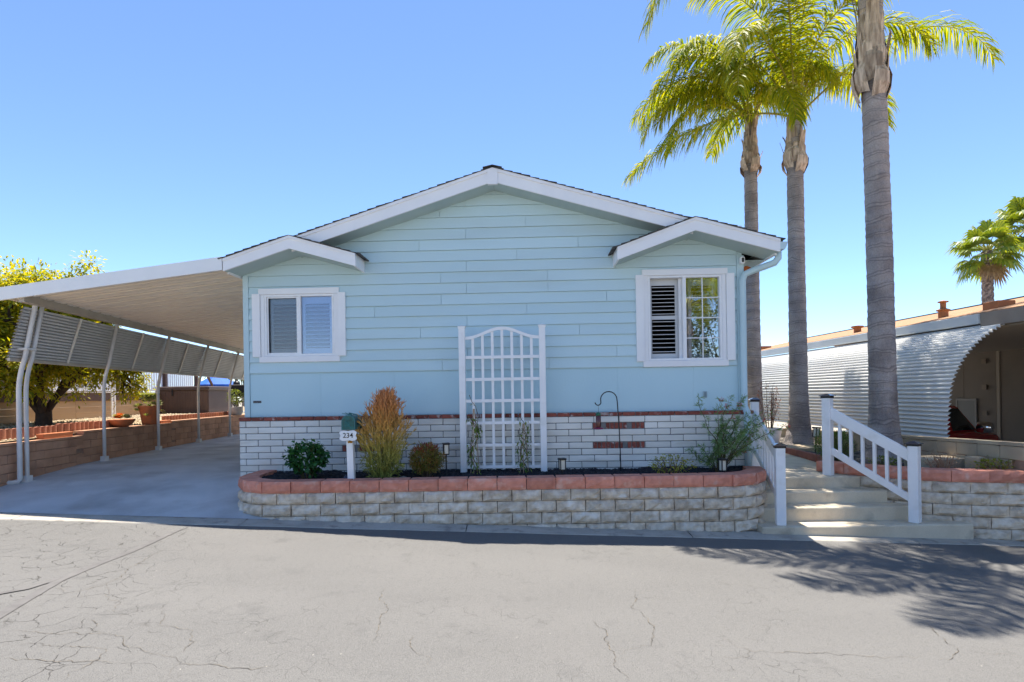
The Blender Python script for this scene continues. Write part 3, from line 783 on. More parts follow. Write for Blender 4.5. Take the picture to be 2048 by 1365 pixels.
# ------------------------------------------------------------------ windows
def window(w, grid, name):
    x0, x1, z0, z1 = w; t = thing('window', None, None); t.parent = house
    y = -0.045
    cs = 0.095
    MB().box(x0 - cs + 0.005, y, z1 - 0.004, x1 + cs - 0.005, 0.0, z1 + cs).build('casing', m_white, t, bevel=0.004)
    MB().box(x0 - cs + 0.005, y, z0 - cs, x1 + cs - 0.005, 0.0, z0 + 0.004).build('casing', m_white, t, bevel=0.004)
    MB().box(x0 - 0.062, y + 0.012, z0 + 0.005, x0, 0.0, z1 - 0.005).build('casing', m_white, t, bevel=0.003)
    MB().box(x1, y + 0.012, z0 + 0.005, x1 + 0.062, 0.0, z1 - 0.005).build('casing', m_white, t, bevel=0.003)
    MB().box(x0 - 0.195, y - 0.012, z0 - 0.005, x0 - 0.065, -0.006, z1 + 0.01).build('shutter', m_white, t, bevel=0.003)
    MB().box(x1 + 0.065, y - 0.012, z0 - 0.005, x1 + 0.195, -0.006, z1 + 0.01).build('shutter', m_white, t, bevel=0.003)
    xm = (x0 + x1) / 2 - 0.005
    fr = MB()
    a, b, c, d = x0 + 0.002, x1 - 0.002, z0 + 0.006, z1 - 0.006
    fr.box(a, -0.03, c, a + 0.035, 0.07, d).box(b - 0.035, -0.03, c, b, 0.07, d).box(a + 0.035, -0.028, c, b - 0.035, 0.07, c + 0.035).box(a + 0.035, -0.028, d - 0.035, b - 0.035, 0.07, d)
    fr.box(xm - 0.028, -0.02, c + 0.035, xm + 0.028, 0.06, d - 0.035)
    fr.build('frame', m_vinyl, t, bevel=0.002)
    return t, a + 0.035, b - 0.035, c + 0.035, d - 0.035, xm
# small left window: frosted, blinds behind, insect screen on the left half
m_screen = glass('screen_glass', 0.05, tint=(0.66, 0.70, 0.74), rough=0.25)
m_frost = glass('frosted_glass', 0.09, tint=(0.80, 0.86, 0.97), rough=0.15)
m_blind = M('grey_blind', (0.66, 0.68, 0.74), (0.60, 0.62, 0.68), scale=3, rough=0.6)
m_shut = M('shutter_paint', (0.60, 0.61, 0.62), rough=0.5)
t1, xa, xb, za, zb, xm = window(W1, False, 'small')
MB().box(xa, 0.034, za, xm - 0.028, 0.037, zb).build('pane', m_screen, t1)
MB().box(xm + 0.028, 0.016, za, xb, 0.020, zb).build('pane', m_frost, t1)
scr = MB()
for (p, q) in (((xa + 0.012, za + 0.012), (xa + 0.012, zb - 0.012)), ((xm - 0.034, za + 0.012), (xm - 0.034, zb - 0.012))): scr.obox((p[0], -0.004, p[1]), (q[0], -0.004, q[1]), 0.02, 0.014, up=(0, 1, 0))
for zq in (za + 0.012, zb - 0.012): scr.obox((xa + 0.002, -0.0045, zq), (xm - 0.03, -0.0045, zq), 0.014, 0.02)
scr.build('screen_frame', m_vinyl, t1)
def plantation(t, x0, x1, z0, z1, n, tilt, y, mat, mid=False, st_=0.06):
    fr = MB().box(x0, y - 0.014, z0, x0 + st_, y + 0.014, z1).box(x1 - st_, y - 0.014, z0, x1, y + 0.014, z1)
    fr.box(x0 + st_, y - 0.013, z0, x1 - st_, y + 0.013, z0 + 0.085).box(x0 + st_, y - 0.013, z1 - 0.11, x1 - st_, y + 0.013, z1)
    za_, zb_ = z0 + 0.085, z1 - 0.11
    parts = [(za_, zb_)]
    if mid:
        zm = (z0 + z1) / 2 + 0.02
        fr.box(x0 + st_, y - 0.013, zm - 0.03, x1 - st_, y + 0.013, zm + 0.03); parts = [(za_, zm - 0.03), (zm + 0.03, zb_)]
    fr.build('shutter_frame', mat, t)
    for (p, q) in parts:
        k = n // len(parts)
        for i in range(k):
            zz = lerp(p, q, (i + 0.5) / k); h = 0.036
            dy, dz = h * math.cos(tilt), h * math.sin(tilt)
            MB().obox((x0 + st_ + 0.002, y, zz), (x1 - st_ - 0.002, y, zz), 2 * h, 0.009, up=(0, -math.sin(tilt), math.cos(tilt))).build('louvre', mat, t)
plantation(t1, xa + 0.01, xm - 0.01, za + 0.01, zb, 11, rad(20), 0.085, m_blind)
plantation(t1, xm + 0.01, xb - 0.01, za + 0.01, zb, 11, rad(20), 0.085, m_blind)
MB().box(xa, 0.14, za - 0.02, xb, 0.16, zb + 0.02).build('dark_gap_sheet', M('blind_backing', (0.20, 0.13, 0.22), rough=0.9), t1)  # dark sheet added behind the louvres, standing in for the dimness in their gaps
# tall right window: left half open on louvres, right half with a grid
t2, xa, xb, za, zb, xm = window(W2, True, 'tall')
plantation(t2, xa - 0.01, xm - 0.06, za, zb + 0.01, 16, rad(8), 0.12, m_shut, mid=True)
MB().box(xm - 0.075, 0.055, za, xm - 0.03, 0.075, zb).build('sash', m_vinyl, t2)
MB().box(xm + 0.028, 0.018, za, xb, 0.022, zb).build('pane', m_glass, t2)
gx0, gx1 = xm + 0.028, xb
gr = MB().box((gx0 + gx1) / 2 - 0.007, 0.006, za, (gx0 + gx1) / 2 + 0.007, 0.0165, zb)
for i in (1, 2, 3):
    zz = lerp(za, zb, i / 4); gr.box(gx0, 0.007, zz - 0.007, gx1, 0.016, zz + 0.007)
gr.build('muntins', m_vinyl, t2)
plantation(t2, xm + 0.10, xb - 0.02, za, zb, 16, rad(8), 0.16, m_shut, mid=True, st_=0.05)
# small fittings on the front
MB().box(0.142, -0.011, 1.762, 0.278, -0.0085, 1.800).build('plate', M('badge_black', (0.02, 0.02, 0.025), (0.16, 0.16, 0.17), scale=120, rough=0.5, lo=0.5, hi=0.55), house)
ob = MB().box(7.520, -0.034, 1.735, 7.582, -0.008, 1.842).build('outlet_box', M('grey_plastic', (0.34, 0.44, 0.47), rough=0.5), house, bevel=0.006)
MB().box(7.534, -0.039, 1.75, 7.568, -0.033, 1.828).build('outlet_lid', M('grey_lid', (0.20, 0.27, 0.30), rough=0.5), ob)
cm = thing('security_camera', 'small white cube security camera under the right eave', 'camera', HLOC, HRZ)
MB().box(8.115, -0.13, 3.865, 8.185, -0.05, 3.975).build('body', m_vinyl, cm, bevel=0.012)
MB().box(8.132, -0.134, 3.885, 8.168, -0.129, 3.955).build('lens', m_black, cm, bevel=0.004)
MB().tube([(8.15, -0.05, 3.93), (8.15, 0.0, 3.95)], 0.012).build('mount', m_vinyl, cm)
dm = MB().lathe([(0.085, 0.0), (0.082, 0.03), (0.066, 0.06), (0.03, 0.08), (0.004, 0.085)], (8.27, 0.06, 3.775), 20)
dm.build('dome', M('orange_plastic', (0.55, 0.12, 0.02), rough=0.4), house, smooth=True)
# small white vent pipe lying along the eave of the right gable
fl = MB().box(7.80, -0.45, roof_top(7.9) + 0.03, 8.02, -0.25, roof_top(7.9) + 0.055).obox((7.9, -0.42, roof_top(7.9) + 0.02), (7.9, -0.28, roof_top(7.9) + 0.02), 0.1, 0.06)
fl.build('solar_flap', m_vinyl, roof)

# ------------------------------------------------------------------ carport on the left
cp = thing('carport', 'white aluminium carport over the driveway with curved posts and grey louvred side', 'carport', HLOC, HRZ)
SL = 0.023                      # falls to the back
SH = 0.098                      # the outer edge splays away from the house
def sx_(y): return -SH * max(y, -0.6)
CX0, CX1 = -3.69, LE - 0.012
def ct(x, y): return 3.665 + (x - CX0) / (CX1 - CX0) * 0.405 - SL * (y + 0.5)
# front fascia
MB().poly([(CX0, DY - 0.01, ct(CX0, DY) - 0.20), (CX1, DY - 0.01, ct(CX1, DY) - 0.205), (CX1, DY - 0.01, ct(CX1, DY) + 0.004), (CX0, DY - 0.01, ct(CX0, DY) + 0.004)], (0, 0.04, 0)).build('fascia', m_alu, cp)
# roof pans, each a trough running from the house to the outer beam
PW = 0.305
prof = [(0.0, 0.0), (0.030, -0.004), (0.040, -0.070), (0.150, -0.078), (0.158, -0.058), (0.176, -0.058), (0.184, -0.078), (0.262, -0.074), (0.272, -0.004), (0.3045, 0.0)]
zl = 3.665 - 0.012; zr_ = zl + 0.405
NP = 36; yb = DY + 0.04 + NP * PW
def pan():
    mb = MB(); vs = []; fs = []; n = len(prof)
    for (x, z0) in ((-1.0, zl - 0.05), (0.0, zr_ - 0.05)):
        for (yy, dz) in prof: vs.append((x, yy, z0 + dz))
    for (x, z0) in ((-1.0, zl - 0.048), (0.0, zr_ - 0.048)):
        for (yy, dz) in prof: vs.append((x, yy, z0 + dz + 0.002))
    for j in range(n - 1): fs += [(j, j+1, n+j+1, n+j), (2*n+j, 3*n+j, 3*n+j+1, 2*n+j+1)]
    return mb.add(vs, fs).mesh('roof_pan', m_cream)
pm = pan()
for i in range(NP):
    y = DY + 0.04 + i * PW
    o = link('roof_pan', pm, cp, (CX1 - 0.01, y, -SL * (y + 0.5))); o.scale = (CX1 - CX0 - 0.04 - sx_(y), 1, 1)
zq = lambda x, y, d: (x, y, ct(x, y) + d)
def sheet(d0, d1):
    A = [(CX0 + sx_(DY), DY + 0.04), (CX1, DY + 0.04), (CX1, yb), (CX0 + sx_(yb), yb)]
    zz = [3.665 - SL * (DY + 0.54), 4.07 - SL * (DY + 0.54), 4.07 - SL * (yb + 0.5), 3.665 - SL * (yb + 0.5)]
    vs = [(x, y, z + d0) for (x, y), z in zip(A, zz)] + [(x, y, z + d1) for (x, y), z in zip(A, zz)]
    return MB().add(vs, [(3, 2, 1, 0), (4, 5, 6, 7), (0, 1, 5, 4), (1, 2, 6, 5), (2, 3, 7, 6), (3, 0, 4, 7)])
sheet(-0.004, 0.004).build('roof_sheet', m_alu, cp)
# outer edge gutter and beam
def along(x, z, w, h, y0=DY + 0.04, y1=None):
    y1 = yb if y1 is None else y1
    return ((x + sx_(y0), y0, z - SL * (y0 + 0.5)), (x + sx_(y1), y1, z - SL * (y1 + 0.5)), w, h)
MB().obox(*along(CX0 + 0.012, 3.585, 0.03, 0.17)).build('edge_gutter', m_cream, cp)
BX = -3.40
def bz(y): return 3.665 + 0.05 - SL * (y + 0.5) - 0.118
beam = MB()
beam.obox(*along(BX, 3.597 - 0.08, 0.075, 0.15)).obox(*along(BX, 3.597 - 0.152, 0.11, 0.012)).obox(*along(BX, 3.597 - 0.008, 0.11, 0.012))
beam.build('beam', m_beam, cp)
# curved posts with a base plate each
PYS = [-0.02, 1.97, 3.94, 5.90, 7.87, 9.84]
XB = -3.73
def post_curve(y, zb_, dx=0.0, top=True):
    tp = bz(y) - 0.155; dx = dx + sx_(y)
    pts = [(XB + dx, y, zb_), (XB + dx, y, zb_ + 0.7), (XB + dx + 0.002, y, 1.95)]
    for i in range(1, 7):
        a = i / 6; pts.append((XB + dx + 0.115 * a * a, y, 1.95 + 0.62 * a))
    pts.append((BX - 0.02 + dx, y, tp + 0.02))
    return pts
def gz(ly):
    wx = HLOC[0] + (XB + sx_(ly)) * math.cos(HRZ) - ly * math.sin(HRZ); wy = HLOC[1] + XB * math.sin(HRZ) + ly * math.cos(HRZ)
    return drive_z(wx, wy)
for y in PYS:
    p = MB().tube(post_curve(y, gz(y) - 0.02), 0.032, n=10).build('post', m_post, cp, smooth=True)
    xq = XB + sx_(y); MB().box(xq - 0.075, y - 0.075, gz(y) - 0.02, xq + 0.075, y + 0.075, gz(y) + 0.012).box(xq - 0.052, y - 0.052, gz(y) + 0.012, xq + 0.052, y + 0.052, gz(y) + 0.10).build('base_plate', m_post, p)
# downspout in front of the first post, running out along the ground
dsp = [(q[0] - 0.005, q[1] - 0.13, q[2]) for q in post_curve(PYS[0], gz(-0.15) + 0.06)][::-1]
dsp = [(dsp[0][0] + 0.02, -0.15, dsp[0][2] + 0.12)] + dsp
dsp += [(XB - 0.03, -0.16, gz(-0.15) + 0.035), (XB - 0.10, -0.18, gz(-0.15) + 0.02), (XB - 0.9, -0.36, gz(-0.2) + 0.04)]
MB().tube(dsp, 0.036, n=12).build('downspout', m_post, cp, smooth=True)
MB().box(XB - 0.06, -0.205, 2.70, XB + 0.20, -0.02, 2.735).build('pipe_strap', m_post, cp)
# louvred side panels between the posts: ribbed sheet, steep, with stiffeners
def side_line(t, y):        # t 0 at top, 1 at bottom ; follows the bent part of the posts
    ztop = bz(y) - 0.20; zbot = 2.555 - 0.0075 * y
    z_ = lerp(ztop, zbot, t); x_ = lerp(BX - 0.075, XB - 0.02, t) + sx_(y)
    return Vector((x_, y, z_))
NR = 16
edges_y = [PYS[0] - 0.32] + PYS[1:] + [yb]
for a, b in zip(edges_y, edges_y[1:]):
    mb = MB(); vs = []; fs = []
    rows = []
    for i in range(NR):
        t0, t1_ = i / NR, (i + 1) / NR
        rows += [(t0, 0.004), (lerp(t0, t1_, 0.62), 0.0), (lerp(t0, t1_, 0.66), 0.055), (lerp(t0, t1_, 0.95), 0.055)]
    for (t, o) in rows:
        for yy in (a + 0.004, b - 0.004):
            p = side_line(t, yy); vs.append((p.x - o, yy, p.z - o * 0.4))
    for j in range(len(rows) - 1): fs.append((2*j, 2*j+1, 2*j+3, 2*j+2))
    nb = len(vs); vs += [(v[0] - 0.004, v[1], v[2] - 0.001) for v in vs]
    fs += [tuple(nb + q for q in reversed(f)) for f in fs]
    mb.add(vs, fs).build('louvre_panel', m_louv, cp)
    ms_ = (max(a, PYS[0]) + b) / 2
    MB().obox(side_line(0.0, ms_) + Vector((0.016, 0, 0)), side_line(1.0, ms_) + Vector((0.016, 0, 0)), 0.035, 0.02, up=(1, 0, 0.4)).build('stiffener', m_cream, cp)
mb = MB().obox(side_line(1.0, edges_y[0]) + Vector((0, 0, -0.02)), side_line(1.0, yb) + Vector((0, 0, -0.02)), 0.045, 0.05)
mb.build('bottom_rail', m_beam, cp)
# ------------------------------------------------------------------ white railings beside the steps
m_solar = M('solar_glass', (0.02, 0.025, 0.05), rough=0.12, spec=0.8)
def railing(label, f, b, zf, zb, nb, tilt=0.0):
    """f,b: x,y of front/back post; zf/zb: (base, top) of the posts"""
    t = thing('railing', label, 'railing')
    d = Vector((b[0] - f[0], b[1] - f[1], 0)); ang = math.atan2(d.y, d.x); L_ = d.length; d.normalize()
    for (p, zz, lean) in ((f, zf, tilt), (b, zb, 0)):
        po = MB().box(-0.0625, -0.0625, 0, 0.0625, 0.0625, zz[1] - zz[0]).build('post', m_vinyl, t, bevel=0.006)
        po.location = (p[0], p[1], zz[0]); po.rotation_euler = (0, lean, ang)
        h = zz[1] - zz[0]
        MB().box(-0.07, -0.07, h - 0.012, 0.07, 0.07, h + 0.018).build('cap_collar', m_iron, po)
        MB().add([(-0.088, -0.088, h + 0.018), (0.088, -0.088, h + 0.018), (0.088, 0.088, h + 0.018), (-0.088, 0.088, h + 0.018), (-0.088, -0.088, h + 0.028), (0.088, -0.088, h + 0.028), (0.088, 0.088, h + 0.028), (-0.088, 0.088, h + 0.028), (-0.02, -0.02, h + 0.055), (0.02, -0.02, h + 0.055), (0.02, 0.02, h + 0.055), (-0.02, 0.02, h + 0.055)],
                 [(3, 2, 1, 0), (0, 1, 5, 4), (1, 2, 6, 5), (2, 3, 7, 6), (3, 0, 4, 7), (4, 5, 9, 8), (5, 6, 10, 9), (6, 7, 11, 10), (7, 4, 8, 11), (8, 9, 10, 11)]).build('cap', m_solar, po)
    A = Vector((f[0], f[1], 0)) + d * 0.06; B = Vector((b[0], b[1], 0)) - d * 0.06
    za, zb_ = zf[1] - 0.065, zb[1] - 0.16
    def zat(u, which): return lerp(*(dict(tt=(za, zb_), tb=(za - 0.17, zb_ - 0.185), bt=(za - 0.63, zb_ - 0.62), bb=(za - 0.74, zb_ - 0.735))[which]), u)
    n = Vector((-d.y, d.x, 0))
    def rail(w0, w1, thick, name):
        o = n * thick / 2
        MB().add([A - o + Vector((0, 0, zat(0, w1))), A + o + Vector((0, 0, zat(0, w1))), A + o + Vector((0, 0, zat(0, w0))), A - o + Vector((0, 0, zat(0, w0))),
                  B - o + Vector((0, 0, zat(1, w1))), B + o + Vector((0, 0, zat(1, w1))), B + o + Vector((0, 0, zat(1, w0))), B - o + Vector((0, 0, zat(1, w0)))],
                 [(0, 1, 2, 3), (7, 6, 5, 4), (0, 4, 5, 1), (1, 5, 6, 2), (2, 6, 7, 3), (3, 7, 4, 0)]).build(name, m_vinyl, t, bevel=0.005)
    rail('tt', 'tb', 0.052, 'top_rail'); rail('bt', 'bb', 0.046, 'bottom_rail')
    for i in range(nb):
        u = (i + 0.75) / (nb + 0.5); p = A.lerp(B, u)
        o = MB().box(-0.02, -0.02, zat(u, 'bt') - 0.03, 0.02, 0.02, zat(u, 'tb') + 0.03).build('baluster', m_vinyl, t)
        o.location = (p.x, p.y, 0); o.rotation_euler = (0, 0, ang)
    return t
railing('white vinyl stair railing right of the concrete steps with black post caps', (5.625, 7.98), (4.94, 8.92), (-0.045, 1.04), (0.497, 1.715), 6)
railing('white vinyl stair railing left of the steps beside the planter corner', (3.735, 7.97), (4.13, 9.70), (-0.045, 1.045), (0.50, 1.66), 8)

# ------------------------------------------------------------------ trellis
tr = thing('garden_trellis', 'white arched garden trellis standing against the blue wall', 'trellis', HLOC, HRZ)
TY = -0.30
for xx in (3.665, 4.935):
    p = MB().box(xx - 0.05, TY - 0.05, 0.55, xx + 0.05, TY + 0.05, 2.90).build('post', m_vinyl, tr, bevel=0.005)
    MB().box(xx - 0.058, TY - 0.058, 2.895, xx + 0.058, TY + 0.058, 2.925).add([(xx - 0.066, TY - 0.066, 2.925), (xx + 0.066, TY - 0.066, 2.925), (xx + 0.066, TY + 0.066, 2.925), (xx - 0.066, TY + 0.066, 2.925), (xx, TY, 2.955)], [(3, 2, 1, 0), (0, 1, 4), (1, 2, 4), (2, 3, 4), (3, 0, 4)]).build('post_cap', m_vinyl, p)
def arch(u): return 2.742 + 0.148 * (0.5 - 0.5 * math.cos(2 * PI * min(max((u - 0.02) / 0.96, 0), 1)))
n = 20
for i in range(1):
    vs = []; fs = []
    for k in range(n + 1):
        u = k / n; xx = lerp(3.712, 4.888, u); zz = arch(u)
        vs += [(xx, TY - 0.016, zz - 0.024), (xx, TY + 0.016, zz - 0.024), (xx, TY + 0.016, zz + 0.024), (xx, TY - 0.016, zz + 0.024)]
    for k in range(n):
        for j in range(4): fs.append((4*k+j, 4*k+(j+1) % 4, 4*k+4+(j+1) % 4, 4*k+4+j))
    MB().add(vs, fs).build('arch_rail', m_vinyl, tr)
for zz in (2.435, 2.085, 1.745, 1.395, 1.045, 0.70):
    MB().box(3.713, TY - 0.019, zz - 0.024, 4.887, TY - 0.001, zz + 0.024).build('cross_slat', m_vinyl, tr)
for i in range(7):
    xx = lerp(3.835, 4.765, i / 6)
    MB().box(xx - 0.021, TY + 0.001, 0.66, xx + 0.021, TY + 0.017, arch((xx - 3.712) / 1.176) - 0.015).build('slat', m_vinyl, tr)

# ------------------------------------------------------------------ mailbox with house number
mbx = thing('mailbox', 'teal metal mailbox on a white post with number plaque', 'mailbox', (-2.335, 8.22, 0.58))
m_teal = M('teal_metal', (0.012, 0.16, 0.17), (0.010, 0.11, 0.12), scale=12, rough=0.4, spec=0.6, bump=0.0006, bscale=60)
m_teal2 = M('teal_relief', (0.03, 0.09, 0.07), (0.02, 0.14, 0.13), scale=30, rough=0.5)
po = MB().box(-0.046, -0.046, 0, 0.046, 0.046, 0.79).build('post', m_vinyl, mbx, bevel=0.005)
po.rotation_euler = (0, -0.02, 0)
MB().box(-0.07, -0.08, 0.775, 0.07, 0.26, 0.797).build('mount_board', M('bare_wood', (0.35, 0.25, 0.12), rough=0.8), mbx)
def arch_prof(w, h, n=12):
    pts = [(-w, 0), (w, 0), (w, h - w)]
    for i in range(1, n): a = PI * i / n; pts.append((w * math.cos(a), h - w + w * math.sin(a)))
    return pts + [(-w, h - w)]
bx = MB().poly([(x, -0.12, 0.797 + z) for x, z in arch_prof(0.093, 0.205)], (0, 0.42, 0)).build('box', m_teal, mbx)
dr = MB().poly([(x, -0.135, 0.795 + z) for x, z in arch_prof(0.098, 0.212)], (0, 0.03, 0)).build('door', m_teal, mbx)
MB().poly([(x, -0.139, 0.808 + z) for x, z in arch_prof(0.082, 0.182)], (0, 0.004, 0)).build('door_panel', m_teal2, dr)
rl = MB()
for q in ([(-0.05, 0.86), (-0.02, 0.93), (0.0, 0.89), (0.03, 0.95), (0.05, 0.90)], [(-0.045, 0.83), (0.0, 0.85), (0.045, 0.835)], [(-0.03, 0.90), (0.02, 0.86)]):
    rl.tube([(x, -0.14, z) for x, z in q], 0.004, n=5)
rl.build('relief', m_teal, dr)
MB().poly([(0.0935, y, z) for y, z in ((-0.02, 0.86), (0.05, 0.86), (0.06, 0.90), (0.02, 0.935), (-0.02, 0.92))], (0.006, 0, 0)).build('side_ornament', M('teal_dark', (0.01, 0.05, 0.055), rough=0.5), bx)
bow = MB()
for (a0, a1) in ((-0.11, -0.02), (-0.06, 0.0), (0.0, 0.055), (0.02, 0.10)):
    bow.obox((a0, -0.06, 1.028 if abs(a0) > 0.08 or abs(a1) > 0.08 else 1.034), (a1, -0.03, 1.008), 0.05, 0.008)
bow.lathe([(0.03, 0), (0.028, 0.02), (0.012, 0.03)], (0.0, -0.04, 1.0), 10)
bow.build('top_ornament', m_teal, bx)
# plaque with scalloped outline
pp = []
w_, h_ = 0.118, 0.072
for i in range(64):
    a = 2 * PI * i / 64; c, s_ = math.cos(a), math.sin(a)
    k = 1.0 / max(abs(c), abs(s_)); k = min(k, 1.22)
    k *= 1 + 0.055 * math.cos(4 * a) * -1 - 0.03 * math.cos(8 * a)
    pp.append((w_ * c * k, h_ * s_ * k))
plq = MB().poly([(x, -0.066, 0.712 + z) for x, z in pp], (0, 0.016, 0)).build('number_plaque', m_white, mbx, bevel=0.003)
plq.location = (-0.004, -0.074, 0)
def text_mesh(s, size, mat, parent, loc, rx=PI / 2, ext=0.002, name='number', bold=0.0):
    cu = bpy.data.curves.new('t', 'FONT'); cu.body = s; cu.size = size; cu.align_x = 'CENTER'; cu.align_y = 'CENTER'; cu.extrude = ext; cu.offset = bold
    o = bpy.data.objects.new('t', cu); COL.objects.link(o)
    dg = bpy.context.evaluated_depsgraph_get(); me = bpy.data.meshes.new_from_object(o.evaluated_get(dg))
    bpy.data.objects.remove(o)
    me.materials.clear(); me.materials.append(mat)
    t = link(name, me, parent, loc); t.rotation_euler = (rx, 0, 0); return t
text_mesh('234', 0.098, m_black, plq, (0, -0.068, 0.712), bold=0.0006)
lt = MB().lathe([(0.012, 0.0), (0.016, 0.012), (0.010, 0.03)], (0, -0.055, 0.625), 10).build('knob', m_iron, mbx)
MB().box(-0.034, -0.056, 0.598, 0.034, -0.046, 0.628).build('latch', M('brass', (0.35, 0.17, 0.03), rough=0.4, metal=0.6), mbx, bevel=0.004)

# ------------------------------------------------------------------ solar path lights
m_lens = M('lamp_lens', (0.75, 0.70, 0.58), rough=0.2)
def path_light(label, loc, H, s=1.0, lean=0.0):
    t = thing('solar_path_light', label, 'path light', loc, 0.3, 'solar path lights'); t.rotation_euler = (0, lean, 0.3)
    w = 0.042 * s; hb = 0.155 * s; z0 = H - hb - 0.03
    MB().tube([(0, 0, -0.06), (0, 0, z0)], 0.011, n=8).build('stake', m_black, t)
    MB().box(-w, -w, z0, w, w, z0 + 0.018).build('lamp_base', m_black, t, bevel=0.003)
    MB().box(-w * 0.74, -w * 0.74, z0 + 0.018, w * 0.74, w * 0.74, z0 + hb - 0.002).build('lens', m_lens, t)
    c = MB()
    for sx in (-1, 1):
        for sy in (-1, 1): c.box(sx * w * 0.9 - 0.006, sy * w * 0.9 - 0.006, z0 + 0.018, sx * w * 0.9 + 0.006, sy * w * 0.9 + 0.006, z0 + hb)
    c.build('cage', m_black, t)
    MB().box(-w * 1.25, -w * 1.25, z0 + hb, w * 1.25, w * 1.25, z0 + hb + 0.028).build('top_cap', m_black, t, bevel=0.005)
path_light('tall black solar path light between the red-tipped shrub and the trellis', (-1.02, 8.68, 0.62), 0.50)
path_light('short black solar path light in the mulch right of the trellis', (0.728, 8.45, 0.60), 0.285)
path_light('short black solar path light by the right corner of the planter', (3.10, 8.42, 0.60), 0.245, 1.05)
path_light('black solar path light leaning in the bed beside the middle palm', (5.98, 11.25, 0.58), 0.52, 1.15, 0.08)
sp = thing('garden_spotlight', 'small black ground spotlight in the mulch left of the mailbox post', 'spotlight', (-2.44, 8.28, 0.60))
o = MB().box(-0.035, -0.045, 0.0, 0.035, 0.045, 0.11).build('head', M('dark_blue_plastic', (0.03, 0.04, 0.075), rough=0.4), sp, bevel=0.01); o.rotation_euler = (0.5, 0.35, 0)
MB().tube([(0, 0, -0.1), (0, 0, 0.04)], 0.01).build('stake', m_black, sp)
rk_ = MB().lathe([(0.01, 0.0), (0.05, 0.008), (0.062, 0.028), (0.045, 0.05), (0.01, 0.06)], (0, 0, 0), 12)
rk_.v = [(x * 1.15 + 0.01 * nz(x * 20, y * 20), y * 0.8, z + 0.006 * nz(x * 30, y * 30, 3)) for x, y, z in rk_.v]
o = rk_.build('stone', M('pale_stone', (0.34, 0.30, 0.22), (0.24, 0.21, 0.16), scale=20, rough=0.9), smooth=True); o.location = (-1.62, 8.36, 0.60)
tag(o, 'small pale stone lying on the mulch below the orange bush', 'stone')

# ------------------------------------------------------------------ shepherd hook and hummingbird feeder
hk = [(1.685, 8.9, 0.45), (1.68, 8.9, 0.9), (1.665, 8.9, 1.35), (1.645, 8.9, 1.68)]
for i in range(0, 11):
    a = PI * i / 10 * 0.97; hk.append((1.512 + 0.128 * math.cos(a), 8.9, 1.735 + 0.125 * math.sin(a)))
for i in range(0, 9):
    a = -0.1 - PI * i / 8 * 0.95; hk.append((1.343 + 0.046 * math.cos(a), 8.9, 1.715 + 0.046 * math.sin(a) - 0.02))
o = MB().tube(hk, 0.0085, n=8).build('shepherd_hook', m_iron, smooth=True)
tag(o, 'thin black iron shepherd hook standing in the mulch', 'garden hook')
fd = thing('hummingbird_feeder', 'red hummingbird feeder with green top hanging from the hook', 'bird feeder', (1.345, 8.9, 1.26))
MB().tube([(0, 0, 0.27), (0.004, 0, 0.34), (0, 0, 0.385), (0.008, 0, 0.395)], 0.002, n=5).build('hanger', m_iron, fd)
MB().lathe([(0.036, 0.04), (0.04, 0.05), (0.04, 0.225), (0.03, 0.235)], n=18).build('bottle', M('red_nectar', (0.10, 0.012, 0.012), rough=0.12, spec=0.7), fd, smooth=True)
MB().lathe([(0.041, 0.225), (0.041, 0.255), (0.02, 0.275), (0.006, 0.28)], n=18).build('cap', M('feeder_green', (0.03, 0.13, 0.07), rough=0.4), fd, smooth=True)
MB().lathe([(0.05, 0.012), (0.078, 0.016), (0.082, 0.028), (0.06, 0.038), (0.036, 0.044)], n=20).build('dish', M('feeder_red', (0.22, 0.015, 0.06), rough=0.3), fd, smooth=True)

